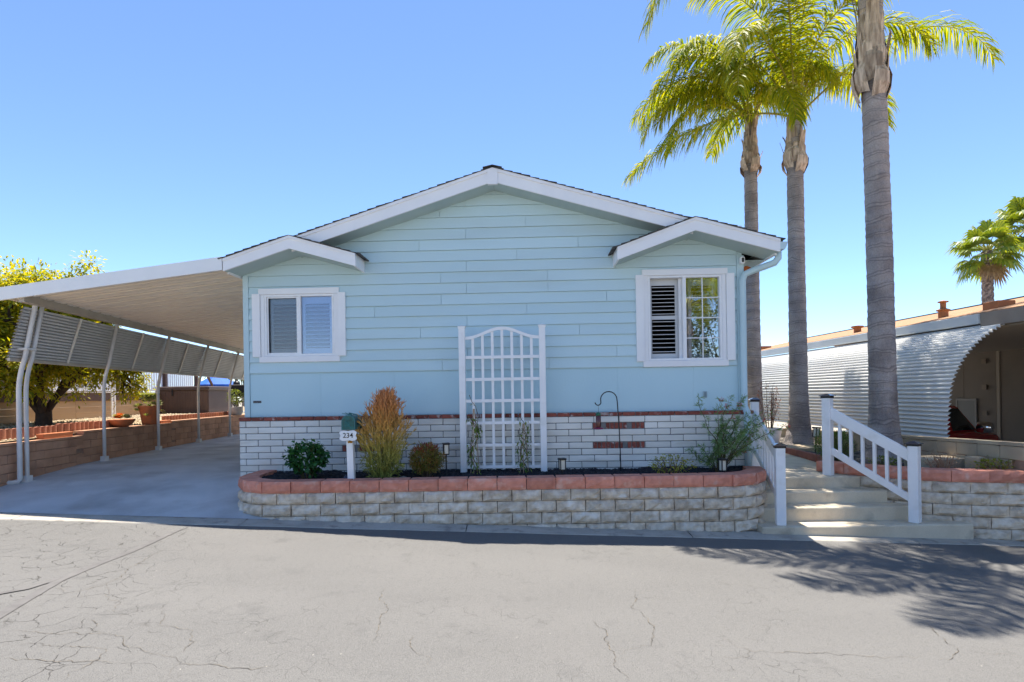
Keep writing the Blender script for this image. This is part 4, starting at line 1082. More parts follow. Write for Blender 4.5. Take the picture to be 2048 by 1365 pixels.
# ------------------------------------------------------------------ plants
def leaf_quad(mb, p, d, up, l, w, fold=0.15, droop=0.0):
    """a folded, pointed leaf from p along d"""
    d = d.normalized(); s = d.cross(up)
    if s.length < 1e-4: s = d.orthogonal()
    s.normalize(); n = s.cross(d)
    dr_ = Vector((0, 0, -droop * l))
    a = p; m = p + d * l * 0.5 + dr_ * 0.3; t = p + d * l + dr_
    b = m + s * w / 2 + n * fold * w; c = m - s * w / 2 + n * fold * w
    mb.add([a, b, t, c, m], [(0, 1, 4), (1, 2, 4), (0, 4, 3), (4, 2, 3)])
def rdir(r, zmin=-1.0):
    while True:
        v = Vector((r.uniform(-1, 1), r.uniform(-1, 1), r.uniform(-1, 1)))
        if 0.05 < v.length < 1 and v.z / v.length >= zmin: return v.normalized()
def bush(name, label, cat, loc, rx, ry, h, nstem, nleaf, ll, lw, leafmat, stemmat, seed, base_spread=0.12, droop=0.3, extra=None, shell=0.55, stem_r=0.008, upw=0.4, zlo=0.12):
    r = random.Random(seed); t = thing(name, label, cat, loc)
    stems = MB(); leaves = MB()
    tips = []
    for i in range(nstem):
        a = r.uniform(0, 2 * PI); e = math.sqrt(r.random())
        z = h * r.uniform(0.45, 0.95); k = math.sqrt(max(1 - ((z - h * 0.5) / (h * 0.55)) ** 2, 0.05))
        tip = Vector((rx * e * k * math.cos(a), ry * e * k * math.sin(a), z)); b0 = Vector((base_spread * rx * math.cos(a), base_spread * ry * math.sin(a), -0.03))
        mid = b0.lerp(tip, 0.5) + Vector((0, 0, h * 0.08)) + rdir(r) * 0.03
        stems.tube([b0, mid, tip], [stem_r, stem_r * 0.8, stem_r * 0.4], n=5, cap=False); tips.append((b0, mid, tip))
    for i in range(nleaf):
        b0, mid, tip = r.choice(tips)
        if r.random() < shell:        # out on the crown's uneven shell
            d = rdir(r, -0.75); k = r.uniform(0.72, 1.0) * (0.86 + 0.3 * nz(d.x * 2.3, d.y * 2.3 + seed, d.z * 2.3))
            p = Vector((d.x * rx * k, d.y * ry * k, h * (0.5 + zlo / 2) + d.z * h * (0.5 - zlo / 2) * k * 1.02))
        else:
            u = r.uniform(0.25, 1.05); p = (b0.lerp(mid, u * 2) if u < 0.5 else mid.lerp(tip, u * 2 - 1)) + rdir(r) * 0.04
            p.z = max(p.z, 0.02)
        dd = (Vector((p.x / rx, p.y / ry, (p.z / h - 0.4) * upw * 2)) * 0.9 + rdir(r) * 0.7)
        leaf_quad(leaves, p, dd, Vector((0, 0, 1)) + rdir(r) * 0.5, ll * r.uniform(0.6, 1.2), lw * r.uniform(0.7, 1.15), droop=droop * r.random())
    stems.build('stems', stemmat, t)
    leaves.build('foliage', leafmat, t)
    if extra: extra(t, r, tips)
    return t
m_lf1 = LEAF('dark_leaf', (0.02, 0.085, 0.022), (0.055, 0.19, 0.05), trans=0.3)
m_lf2 = LEAF('nandina_leaf', (0.16, 0.24, 0.035), (0.40, 0.20, 0.06), trans=0.3, tint=(1.3, 1.1, 0.5))
m_lf3 = LEAF('yellow_leaf', (0.26, 0.30, 0.03), (0.42, 0.38, 0.06), trans=0.4)
m_lf4 = LEAF('grevillea_needle', (0.13, 0.25, 0.07), (0.28, 0.38, 0.15), trans=0.3)
m_twig = M('twig', (0.16, 0.11, 0.075), (0.10, 0.07, 0.05), scale=10, rough=0.9)
m_gtwig = M('green_twig', (0.09, 0.10, 0.03), (0.12, 0.08, 0.04), scale=10, rough=0.8)
bush('leafy_shrub', 'dark green leafy shrub at the left end of the planter', 'shrub', (-3.10, 8.58, 0.60), 0.33, 0.30, 0.60, 16, 900, 0.085, 0.062, m_lf1, m_gtwig, 31, droop=0.6, shell=0.75)
def red_tops(t, r, tips):
    mb = MB()
    for i in range(170):
        a = r.uniform(0, 2 * PI); e = math.sqrt(r.random()) * 0.85
        p = Vector((0.25 * e * math.cos(a), 0.25 * e * math.sin(a), 0.47 - 0.10 * e * e + r.uniform(-0.03, 0.05)))
        leaf_quad(mb, p, Vector((p.x, p.y, 0.25)) + rdir(r) * 0.15, rdir(r), 0.055, 0.016)
    mb.build('red_foliage', LEAF('red_tip_leaf', (0.26, 0.05, 0.03), (0.35, 0.13, 0.06), trans=0.3, tint=(1.3, 0.9, 0.6)), t)
bush('red_tipped_shrub', 'small round red-tipped shrub between the orange bush and trellis', 'shrub', (-1.30, 8.58, 0.60), 0.285, 0.27, 0.52, 26, 4400, 0.046, 0.018, m_lf2, m_twig, 33, droop=0.2, shell=0.7, extra=red_tops, zlo=0.04)
bush('low_shrub', 'low sparse yellow-green shrub near the right end of the planter', 'shrub', (2.33, 8.34, 0.60), 0.42, 0.28, 0.33, 34, 340, 0.05, 0.026, m_lf3, m_twig, 35, shell=0.35, stem_r=0.005)
# pencil-branched euphorbia: forking fleshy sticks, green below and orange at the tips
def ember():
    m = M('firestick_stem', (0.20, 0.20, 0.035), rough=0.55)
    N, L = m.node_tree.nodes, m.node_tree.links; b = N['Principled BSDF']
    ps = N.new('ShaderNodeNewGeometry'); sx = N.new('ShaderNodeSeparateXYZ'); L.new(ps.outputs['Position'], sx.inputs[0])
    tn = N.new('ShaderNodeTexNoise'); tn.inputs['Scale'].default_value = 5; L.new(ps.outputs['Position'], tn.inputs['Vector'])
    ad = N.new('ShaderNodeMath'); ad.operation = 'MULTIPLY_ADD'; L.new(tn.outputs[0], ad.inputs[0]); ad.inputs[1].default_value = 0.55; L.new(sx.outputs[2], ad.inputs[2])
    rp = N.new('ShaderNodeValToRGB'); mr = N.new('ShaderNodeMapRange'); mr.inputs[1].default_value = 0.85; mr.inputs[2].default_value = 2.15
    L.new(ad.outputs[0], mr.inputs[0]); L.new(mr.outputs[0], rp.inputs[0])
    e = rp.color_ramp.elements; e[0].position = 0.0; e[0].color = (0.20, 0.24, 0.05, 1); e[1].position = 1.0; e[1].color = (0.74, 0.30, 0.11, 1)
    for p_, c_ in ((0.35, (0.42, 0.38, 0.08, 1)), (0.6, (0.74, 0.44, 0.11, 1)), (0.8, (0.78, 0.36, 0.10, 1))):
        q = e.new(p_); q.color = c_
    hs = N.new('ShaderNodeHueSaturation'); f = N.new('ShaderNodeMapRange'); f.inputs[3].default_value = 0.6; f.inputs[4].default_value = 1.3
    L.new(ps.outputs['Random Per Island'], f.inputs[0]); L.new(f.outputs[0], hs.inputs['Value']); L.new(rp.outputs[0], hs.inputs['Color'])
    L.new(hs.outputs[0], b.inputs['Base Color'])
    return m
re_ = random.Random(8); eu = thing('firestick_plant', 'tall orange and green pencil-stemmed bush beside the mailbox', 'shrub', (-1.955, 8.55, 0.58))
smb = MB(); tmb = MB()
def env(z, a):       # ragged outline of the clump: narrow foot, broad middle, a taller spire right of centre
    k = pl([(0, 0.10), (0.2, 0.26), (0.45, 0.40), (0.7, 0.43), (0.85, 0.36), (1.0, 0.24), (1.15, 0.15), (1.34, 0.05)], z)
    return k * (0.86 + 0.42 * nz(math.cos(a) * 1.7 + 3, math.sin(a) * 1.7, z * 3.1))
def twig(p, d, l, rr, dep):
    q = p + d * l; tmb.tube([p, p.lerp(q, 0.55) + rdir(re_) * l * 0.09, q], [rr, rr * 0.9, rr * 0.72], n=4, cap=False)
    if dep == 0: return
    for _ in range(re_.choice((2, 3, 3))):
        twig(q, (d + rdir(re_) * 0.55 + Vector((0, 0, 0.25))).normalized(), l * re_.uniform(0.6, 0.95), rr * 0.85, dep - 1)
for i in range(46):
    a = re_.uniform(0, 2 * PI); z = re_.uniform(0.3, 1.1); e = env(z, a) * re_.uniform(0.3, 0.95); cx_ = 0.07 * max(z - 0.7, 0) / 0.5
    t_ = Vector((cx_ + e * math.cos(a), e * math.sin(a), z)); b_ = Vector((0.05 * math.cos(a), 0.05 * math.sin(a), -0.02))
    smb.tube([b_, b_.lerp(t_, 0.4) + Vector((t_.x * 0.18, t_.y * 0.18, -0.03)), b_.lerp(t_, 0.75) + rdir(re_) * 0.02, t_], [0.011, 0.008, 0.006, 0.0045], n=5, cap=False)
for i in range(720):
    a = re_.uniform(0, 2 * PI); z = re_.random() ** 0.8 * 1.12 + 0.05; k = re_.random() ** 0.45; e = env(z, a) * k * 0.82; cx_ = 0.07 * max(z - 0.7, 0) / 0.5
    p = Vector((cx_ + e * math.cos(a), e * math.sin(a), z))
    out = Vector((math.cos(a), math.sin(a), 0)) * (0.9 * k) * (1.0 if z < 0.8 else 0.35); up_ = 0.35 + 0.9 * z
    if z < 0.45 and re_.random() < 0.3: up_ = -0.35
    twig(p, (out + Vector((0, 0, up_)) + rdir(re_) * 0.35).normalized(), re_.uniform(0.055, 0.11), 0.0054, 2)
em = ember(); smb.build('stems', em, eu, smooth=True); tmb.build('twigs', em, eu, smooth=True)

# vines on stakes in front of the trellis
def vine(label, loc, h, seed, dense):
    r = random.Random(seed); t = thing('staked_vine', label, 'vine', loc)
    for i in range(3):
        a = 2 * PI * i / 3 + 0.4
        MB().tube([(0.085 * math.cos(a), 0.06 * math.sin(a), -0.08), (0.01 * math.cos(a), 0.01 * math.sin(a), h * 0.80)], 0.0065, n=6).build('stake', M('bamboo', (0.42, 0.30, 0.20), rough=0.7) if 'bamboo' not in bpy.data.materials else bpy.data.materials['bamboo'], t)
    st_ = MB(); lv = MB()
    for i in range(4):
        pts = []; ph = r.uniform(0, 6)
        for k in range(14):
            u = k / 13; pts.append(Vector((0.05 * math.sin(ph + u * 9) * (1 + 0.5 * u), 0.04 * math.cos(ph + u * 8), h * u * r.uniform(0.92, 1.0) * (1.0 if i == 0 else 0.75))))
        st_.tube(pts, 0.0045, n=5, cap=False)
        for k in range(dense):
            p = pts[min(int(r.random() ** 0.9 * 13), 13)] + rdir(r) * 0.05
            leaf_quad(lv, p, rdir(r) + Vector((0, -0.4, -0.2)), Vector((0, 0, 1)), r.uniform(0.045, 0.085), r.uniform(0.022, 0.036), droop=0.5)
    st_.build('stems', m_twig, t); lv.build('foliage', m_vine, t)
m_vine = LEAF('vine_leaf', (0.08, 0.19, 0.03), (0.24, 0.28, 0.05), trans=0.35)
vine('taller flowering vine on bamboo stakes at the left side of the trellis', (-0.60, 8.86, 0.60), 1.28, 3, 30)
vine('shorter vine on bamboo stakes at the right side of the trellis', (0.17, 8.86, 0.60), 0.98, 4, 34)

# grevillea with fine needles and red flowers at the corner by the railing
rg = random.Random(12); gv = thing('grevillea_shrub', 'feathery green shrub with red flowers beside the stair railing', 'shrub', (3.16, 8.72, 0.58))
gs = MB(); gn = MB(); gf = MB(); tips = []
for i in range(24):
    a = rg.uniform(0, 2 * PI); L_ = rg.uniform(0.7, 1.35); lean = rg.uniform(0.05, 0.42)
    d = Vector((math.cos(a) * lean + 0.26, math.sin(a) * lean, 1.0)).normalized(); p = Vector((0.03 * math.cos(a), 0.03 * math.sin(a), 0)); pts = [p]
    if i % 6 == 0: d = Vector((-0.5, -0.2, 0.8)).normalized(); L_ = rg.uniform(0.4, 0.6)
    for k in range(7):
        p = p + d * L_ / 7; d = (d + rdir(rg) * 0.34 + Vector((0.05, 0, 0.02))).normalized(); pts.append(p)
    gs.tube(pts, [0.010 - 0.0012 * k for k in range(8)], n=5, cap=False); tips.append(pts)
    rs = rg; rg2 = random.Random(i * 7 + 3)
    for k in range(66):
        u = rg2.uniform(0.22, 1.0) ** 0.8 * 7; j = min(int(u), 6); q = pts[j].lerp(pts[j+1], u - j); dd = (pts[j+1] - pts[j]).normalized()
        o_ = (dd * 0.6 + rdir(rg2) * 1.0).normalized(); l = rg2.uniform(0.05, 0.10)
        s_ = o_.orthogonal().normalized()
        for sgn in (-1.2, -0.8, -0.4, 0.0, 0.4, 0.8, 1.2):
            b_ = q + o_ * l * 0.2 * (1 + abs(sgn)); e_ = (o_ + s_ * sgn * 0.6 + Vector((0, 0, -0.1))).normalized()
            w_ = e_.orthogonal().normalized() * 0.0036
            gn.add([b_ - w_, b_ + w_, b_ + e_ * l * 0.8], [(0, 1, 2)])
gs.build('stems', m_gtwig, gv); gn.build('needles', m_lf4, gv)
m_flower = LEAF('red_flower', (0.55, 0.04, 0.05), (0.65, 0.15, 0.10), trans=0.3, tint=(1.2, 0.8, 0.8))
for i in range(9):
    pts = tips[i * 2 + 1]; c = pts[rg.choice((5, 6, 7))]; fm = MB()
    for k in range(26):
        d = rdir(rg); leaf_quad(fm, c + d * 0.01, d, rdir(rg), 0.045, 0.008)
    fm.build('flower', m_flower, gv)

# ------------------------------------------------------------------ queen palms
def frond_curve(az, e0, e1, L_, p, n=26, tw=0.0):
    pts = [Vector((0, 0, 0))]; dirs = []
    for i in range(n):
        t = (i + 0.5) / n; e = rad(lerp(e0, e1, t ** p)); a = rad(az + tw * t)
        d = Vector((math.cos(a) * math.cos(e), math.sin(a) * math.cos(e), math.sin(e))); dirs.append(d)
        pts.append(pts[-1] + d * L_ / n)
    dirs.append(dirs[-1]); return pts, dirs
def frond(parent, o, spec, r, leaf=0.80, nl=150, bare=0.17, wild=14):
    az, e0, e1, L_, p = spec
    pts, dirs = frond_curve(az, e0, e1, L_, p, tw=r.uniform(-wild, wild)); n = len(pts) - 1
    pts = [q + o for q in pts]
    f = MB().tube(pts, [lerp(0.030, 0.004, (i / n) ** 0.7) for i in range(n + 1)], n=5, cap=False).build('frond', m_rach, parent)
    lm = MB()
    for i in range(nl):
        t = lerp(bare, 0.995, (i + r.random() * 0.6) / nl); j = min(int(t * n), n - 1); q = pts[j].lerp(pts[j+1], t * n - j); d = dirs[j]
        s = d.cross(Vector((0, 0, 1)))
        if s.length < 0.05: s = Vector((math.sin(rad(az)), -math.cos(rad(az)), 0))
        s.normalize(); up = s.cross(d)
        prof_ = min(1, (t - bare) / 0.15 + 0.35) * (1 - 0.55 * max(0, (t - 0.6) / 0.4) ** 1.5)
        for sg in (-1, 1):
            l = leaf * prof_ * r.uniform(0.8, 1.1); w = 0.0145
            ld = (s * sg * r.uniform(0.55, 0.95) + d * r.uniform(0.35, 0.75) + up * r.uniform(-0.15, 0.65)).normalized()
            c = q.copy(); a = ld; side = (ld.cross(up) + rdir(r) * 0.5).normalized(); vs = []; m = 4
            for k in range(m + 1):
                ww = w * (0.6, 1.0, 0.95, 0.7, 0.08)[k]
                vs += [c - side * ww, c + side * ww]
                a = (a + Vector((0, 0, -1)) * (0.34 + 0.10 * r.random()) * (0.7 + 0.35 * k)).normalized(); c = c + a * l / m
            lm.add(vs, [(2*k, 2*k+1, 2*k+3, 2*k+2) for k in range(m)])
    lm.build('leaflets', m_frond, f)
    return f
def queen_palm(label, x, y, z0, zc, r0, r1, specs, seed, lean=(0, 0), boots=True, boot_h=1.35, nrand=10, rl=(3.3, 4.2), flare=1.75, arc=None):
    r = random.Random(seed); t = thing('queen_palm', label, 'palm tree', (x, y, z0)); H = zc - z0
    # ringed trunk
    n = 22; prof = []; z = -0.3
    rings = []; zz = -0.3; k = 0
    while zz < H - 0.1:
        rings.append(zz); zz += r.uniform(0.13, 0.30)
    mb = MB(); vs = []; fs = []; levels = []
    for q in rings:
        for (dz, e) in ((0.0, 0.005), (0.012, 0.0), (0.06, -0.003), (0.11, 0.001)): levels.append((q + dz, e))
    for (q, e) in levels:
        u = max(q, 0) / H; rr = lerp(r0, r1, u ** 0.8) * (1 + (flare - 1) * math.exp(-max(q, 0) / 0.33)) + e
        cx, cy = lean[0] * u * u, lean[1] * u * u
        for k in range(n):
            a = 2 * PI * k / n; b_ = rr * (1 + 0.035 * nz(math.cos(a) * 1.5, math.sin(a) * 1.5, q * 0.9 + seed)); dz = 0.03 * nz(math.cos(a) * 1.2 + seed, math.sin(a) * 1.2, q * 1.3)
            vs.append((cx + b_ * math.cos(a), cy + b_ * math.sin(a), q + dz))
    for i in range(len(levels) - 1):
        for k in range(n): fs.append((i*n+k, i*n+(k+1) % n, (i+1)*n+(k+1) % n, (i+1)*n+k))
    fs.append(tuple((len(levels)-1)*n + k for k in range(n)))
    mb.add(vs, fs).build('trunk', m_bark, t, smooth=True)
    top = Vector((lean[0], lean[1], H))
    # old papery leaf bases round the top of the trunk
    nb = 30
    for i in range(nb):
        a = i * 2.399 + r.uniform(-0.2, 0.2); u = i / nb; zb_ = H - boot_h + u * boot_h * 0.72 + r.uniform(-0.05, 0.05); hh = r.uniform(0.50, 0.95) * boot_h / 1.3
        rb2 = lerp(r1 * 1.12, r1 * 0.72, u); vs = []; fs = []; m = 6; curl = r.choice((0.0, 0.02, 0.05, 0.13)); ragged = r.uniform(0.08, 0.35)
        for k in range(m + 1):
            v = k / m; half = lerp(0.95, ragged, v ** 0.8) * 0.75; rr = rb2 + 0.085 * math.sin(PI * min(v * 1.9, 1)) * (1.2 - u) + curl * v * v - 0.05 * v * u
            for s_ in (-1, -0.5, 0, 0.5, 1):
                aa = a + s_ * half; jag = (r.uniform(-0.05, 0.05) if k == m else 0)
                vs.append((top.x + rr * math.cos(aa), top.y + rr * math.sin(aa), zb_ + hh * v - 0.04 * abs(s_) * (1 if k == 0 else 0) + jag))
        for k in range(m):
            for s_ in range(4): fs.append((5*k+s_, 5*k+s_+1, 5*k+s_+6, 5*k+s_+5))
        MB().add(vs, fs).build('leaf_sheath', m_boot, t)
    MB().tube([top + Vector((0, 0, -0.35)), top + Vector((0, 0, 0.1)), top + Vector((0, 0, 0.7))], [r1 * 0.75, r1 * 0.6, 0.05], n=10).build('crown_shaft', m_rach, t, smooth=True)
    for q_, sp_ in enumerate(specs):
        r = random.Random(seed * 100 + q_)
        o = top + Vector((math.cos(rad(sp_[0])) * r1 * 0.45, math.sin(rad(sp_[0])) * r1 * 0.45, r.uniform(-0.02, 0.12))); frond(t, o, sp_, r, wild=4)
    for i in range(nrand):
        az = i * 137.5 + r.uniform(-15, 15) + seed * 40; e0 = r.uniform(38, 82)
        if arc: az = lerp(arc[0], arc[1], (i + r.random()) / nrand)
        o = top + Vector((math.cos(rad(az)) * r1 * 0.4, math.sin(rad(az)) * r1 * 0.4, r.uniform(0.0, 0.4)))
        frond(t, o, (az, e0, e0 - r.uniform(85, 135), r.uniform(*rl), r.uniform(1.0, 1.6)), r)
    return t
queen_palm('tall thick-trunked queen palm nearest the street, its crown above the picture', 6.52, 10.0, 0.58, 8.85, 0.218, 0.185,
    [(181, 50, -78, 4.9, 1.15), (5, 68, -60, 4.2, 1.2), (262, 70, -66, 3.2, 1.2), (222, 58, -64, 3.9, 1.2), (305, 70, -66, 3.3, 1.2), (203, 45, -74, 4.0, 1.1), (335, 50, -68, 3.9, 1.1)], 1, lean=(-0.12, 0), boot_h=2.0, nrand=5, rl=(3.2, 3.9), arc=(0, 180))
queen_palm('middle queen palm with a long frond arching left over the house roof', 6.55, 13.0, 0.60, 8.10, 0.205, 0.165,
    [(180, 16, -46, 4.15, 0.75), (-1, 43, -74, 5.4, 2.8), (172, 72, -70, 4.2, 1.3), (195, 84, -40, 4.2, 1.8), (150, 66, -64, 4.0, 1.3), (60, 74, -56, 4.0, 1.5), (345, 80, -70, 4.0, 1.5), (240, 76, -58, 4.0, 1.4), (300, 82, -60, 3.9, 1.6), (20, 66, -84, 3.8, 1.3), (265, 86, -20, 3.8, 2.0), (160, 60, -56, 4.3, 1.2)], 2, lean=(0.0, 0), nrand=2, rl=(3.2, 3.9), arc=(95, 260))
queen_palm('slimmest queen palm of the row, farthest back beside the house corner', 6.17, 14.5, 0.60, 8.65, 0.200, 0.148,
    [(180, 58, -84, 3.5, 1.1), (195, 44, -84, 3.1, 0.9), (165, 70, -80, 3.6, 1.2), (240, 60, -82, 3.2, 1.1), (300, 62, -80, 2.8, 1.2), (270, 35, -85, 3.0, 1.0), (210, 78, -74, 3.7, 1.4), (330, 74, -74, 2.6, 1.5), (188, 80, -60, 3.9, 1.5)], 3, lean=(0.0, 0), nrand=2, rl=(2.5, 3.0), arc=(110, 250))
# ------------------------------------------------------------------ low block wall on the right boundary
bw = thing('block_wall', 'low sand-coloured block wall with bright cap behind the palms on the right', 'wall')
def wt(y): return pl([(7.0, 1.075), (9.3, 1.01), (16, 0.80), (20, 0.72)], y)
r = random.Random(77)
cb = [brick_mesh(0.398, 0.19, 0.15, m_cmur, 300 + i, 0.003) for i in range(4)]
WX = 7.10
MB().box(WX + 0.008, 7.96, -0.4, WX + 0.14, 19.0, 0.55).build('mortar_core', m_cmuj, bw)
mc = MB()
yy = 7.90
while yy < 18.6:
    zt = wt(yy + 0.2) - 0.05
    for k in range(4):
        y0 = yy + (0.203 if k % 2 else 0)
        o = link('block', r.choice(cb), bw, (WX, y0 + 0.40, zt - (k + 1) * 0.2 + 0.006), 0); o.rotation_euler = (0, 0, -PI / 2); o.location = (WX, y0 + 0.4, zt - (k + 1) * 0.2 + 0.006)
    mc.box(WX + 0.012, yy, zt - 0.8, WX + 0.13, yy + 0.406, zt - 0.004)
    MB().poly([(WX - 0.012, yy, wt(yy) - 0.048), (WX + 0.165, yy, wt(yy) - 0.048), (WX + 0.165, yy, wt(yy)), (WX - 0.012, yy, wt(yy))], (0, 0.404, wt(yy + 0.404) - wt(yy))).build('cap_stone', m_cmur, bw)
    yy += 0.406
mc.build('joint_fill', m_cmuj, bw)
# neighbour's driveway
nd = MB().grid(lambda u, v: (lerp(7.2, 22, u), lerp(7.9, 30, v), pl([(7.9, G(lerp(7.2, 22, u)) + 0.02), (9.5, -0.58), (30, -0.6)], lerp(7.9, 30, v))), 12, 24).build('driveway', m_conc); tag(nd, kind='structure')

# ------------------------------------------------------------------ neighbouring house with the curved ribbed awning
nh = thing('neighbour_house', 'tan neighbouring house with curved white ribbed awning and gravel roof at right', 'house')
AY0, AY1 = 9.9, 24.0
cv = [(7.60, 0.93), (7.61, 1.20), (7.63, 1.45), (7.665, 1.80), (7.73, 2.02), (7.83, 2.22), (7.95, 2.40), (8.10, 2.57), (8.28, 2.72), (8.48, 2.85), (8.66, 2.95)]
def smooth_poly(P, sub):
    q = []; V = [Vector((p[0], p[1], 0)) for p in P]
    for i in range(len(V) - 1):
        p0, p1, p2, p3 = V[max(i-1, 0)], V[i], V[i+1], V[min(i+2, len(V)-1)]
        for k in range(sub):
            t = k / sub; q.append(0.5 * ((2*p1) + (p2-p0)*t + (2*p0-5*p1+4*p2-p3)*t*t + (3*p1-p0-3*p2+p3)*t**3))
    q.append(V[-1]); return q
apath = Path([(p.x, p.y) for p in smooth_poly(cv, 4)])
m_awn = M('awning_white', (0.74, 0.735, 0.71), (0.68, 0.67, 0.645), scale=1.5, rough=0.4, spec=0.5, stretch=(1, 0.3, 1), c3=(0.62, 0.56, 0.46), scale3=0.8, lo3=0.6, hi3=0.9)
NA = 31; prof2 = []
for i in range(NA):
    for (u, o) in ((0.0, 0.0), (0.10, 0.046), (0.30, 0.050), (0.80, 0.012), (0.97, -0.004)):
        s = apath.L * (i + u) / NA; p = apath.at(s); t = apath.tan(s, 0.05); nrm = Vector((-t.y, t.x, 0))
        q = p + nrm * o; prof2.append((q.x, q.y))
mb = MB(); vs = []; fs = []
ysg = [AY0 + (AY1 - AY0) * i / 6 for i in range(7)]
for j, y in enumerate(ysg):
    vs += [(x, y, z) for x, z in prof2]
n = len(prof2)
for j in range(6):
    for i in range(n - 1): fs.append((j*n+i, j*n+i+1, (j+1)*n+i+1, (j+1)*n+i))
nb = len(vs); vs += [(x + 0.004, y, z - 0.002) for (x, y, z) in vs]; fs += [tuple(nb + q for q in reversed(f)) for f in fs]
for i in range(n - 1): fs.append((i, nb + i, nb + i + 1, i + 1))
mb.add(vs, fs).build('awning_sheet', m_awn, nh)
for y in (10.2, 12.6, 15.0, 17.4, 19.8, 22.2):     # ribs that carry the sheet
    MB().tube([(p.x + 0.05, y, p.y - 0.03) for p in apath.p[::4]] , 0.022, n=6).build('awning_rib', m_cream, nh)
# carport roof edge: metal gutter band, then brown fascia running on towards the street
m_bfas = M('brown_fascia', (0.30, 0.25, 0.20), (0.25, 0.20, 0.16), scale=2, rough=0.8, bump=0.002, bscale=30)
m_gut = M('pale_gutter', (0.55, 0.57, 0.57), (0.50, 0.52, 0.52), scale=2, rough=0.4)
m_gravel_roof = M('tan_gravel_roof', (0.42, 0.24, 0.13), (0.34, 0.19, 0.10), scale=3, rough=0.95, bump=0.006, bscale=60, fine=0.12)
FX = 8.58
MB().box(FX - 0.06, 10.38, 2.99, FX + 0.06, 25, 3.175).build('gutter', m_gut, nh, bevel=0.01)
MB().box(FX - 0.02, 3.9, 2.93, FX + 0.05, 10.375, 3.18).build('fascia', m_bfas, nh)
MB().poly([(FX + 0.051, 3.95, 3.16), (12.6, 3.95, 3.98), (12.6, 3.95, 4.02), (FX + 0.03, 3.95, 3.20)], (0, 21, 0)).build('roof', m_gravel_roof, nh)
MB().poly([(12.6, 3.95, 3.98), (17.6, 3.95, 3.10), (17.6, 3.95, 3.14), (12.6, 3.95, 4.02)], (0, 21, 0)).build('roof', m_gravel_roof, nh)
MB().box(12.56, 3.93, 4.015, 12.64, 25, 4.045).build('ridge_cap', m_black, nh)
MB().box(8.68, 4.0, 2.90, 14.6, 24.9, 2.93).build('carport_ceiling', M('tan_ceiling', (0.36, 0.31, 0.25), rough=0.8), nh)
m_nwall = M('tan_siding', (0.24, 0.205, 0.175), (0.21, 0.18, 0.155), scale=1, rough=0.85, bump=0.002, bscale=40)
MB().box(14.6, 4.0, -0.8, 17.4, 24.9, 3.02).build('house_wall', m_nwall, nh)
for k in range(0, 30, 3):
    MB().box(14.594, 11.0 + k * 0.41, -0.6, 14.602, 11.02 + k * 0.41, 2.9).build('batten', m_nwall, nh)
MB().box(14.57, 17.0, -0.6, 14.599, 17.11, 2.9).build('trim_board', M('tan_trim', (0.40, 0.35, 0.29), rough=0.8), nh)
for zz in (2.55, 1.75, 0.95): MB().box(14.55, 17.45, zz, 14.584, 17.62, zz + 0.14).build('wall_box', m_bfas, nh)
wd = MB().box(14.56, 17.9, 0.55, 14.584, 18.6, 1.40).build('window', M('dim_pane', (0.17, 0.165, 0.155), rough=0.6), nh)
MB().box(14.55, 17.84, 0.50, 14.583, 17.9, 1.46).box(14.55, 18.6, 0.50, 14.583, 18.66, 1.46).box(14.55, 17.9, 0.50, 14.583, 18.6, 0.55).box(14.55, 17.9, 1.40, 14.583, 18.6, 1.46).build('window_frame', M('window_trim', (0.26, 0.245, 0.225), rough=0.6), wd)
# roof vents
m_vent = M('rust_vent', (0.42, 0.17, 0.06), (0.33, 0.13, 0.05), scale=6, rough=0.7)
def roof_z(x): return 3.20 + (x - FX - 0.03) / (12.6 - FX - 0.03) * 0.82
def vent(x, y, s, two=True):
    z = roof_z(x) - 0.03; mb = MB()
    mb.lathe([(0.15 * s, 0), (0.15 * s, 0.26 * s), (0.21 * s, 0.28 * s), (0.21 * s, 0.31 * s), (0.09 * s, 0.36 * s)] + ([(0.09 * s, 0.55 * s), (0.16 * s, 0.57 * s), (0.16 * s, 0.60 * s), (0.02, 0.64 * s)] if two else []), (x, y, z), 16)
    mb.build('roof_vent', m_vent, nh)
vent(9.35, 12.3, 0.62); vent(9.45, 14.9, 0.5, False); 
MB().lathe([(0.09, 0), (0.09, 0.13), (0.16, 0.15), (0.15, 0.19), (0.02, 0.21)], (9.5, 15.6, roof_z(9.5) - 0.02), 14).build('roof_vent', m_vent, nh)
MB().box(9.2, 10.75, roof_z(9.3) - 0.05, 9.55, 11.1, roof_z(9.3) + 0.13).build('roof_vent', m_vent, nh, bevel=0.01)
MB().box(9.2, 21.0, roof_z(9.3) - 0.05, 9.6, 21.5, roof_z(9.3) + 0.12).build('roof_vent', m_vent, nh)
MB().tube([(9.6, 23.5, 3.3), (9.6, 23.5, 3.62)], 0.015).tube([(9.25, 23.5, 3.72), (9.9, 23.5, 3.56)], 0.014).build('aerial', m_iron, nh)

# ------------------------------------------------------------------ red pickup under that carport
tk = thing('pickup_truck', 'dark red pickup truck with chrome mirror parked under the neighbouring carport', 'truck', (11.02, 15.42, -0.62), rad(30)); tk.scale = (1.15, 1.15, 1.15)
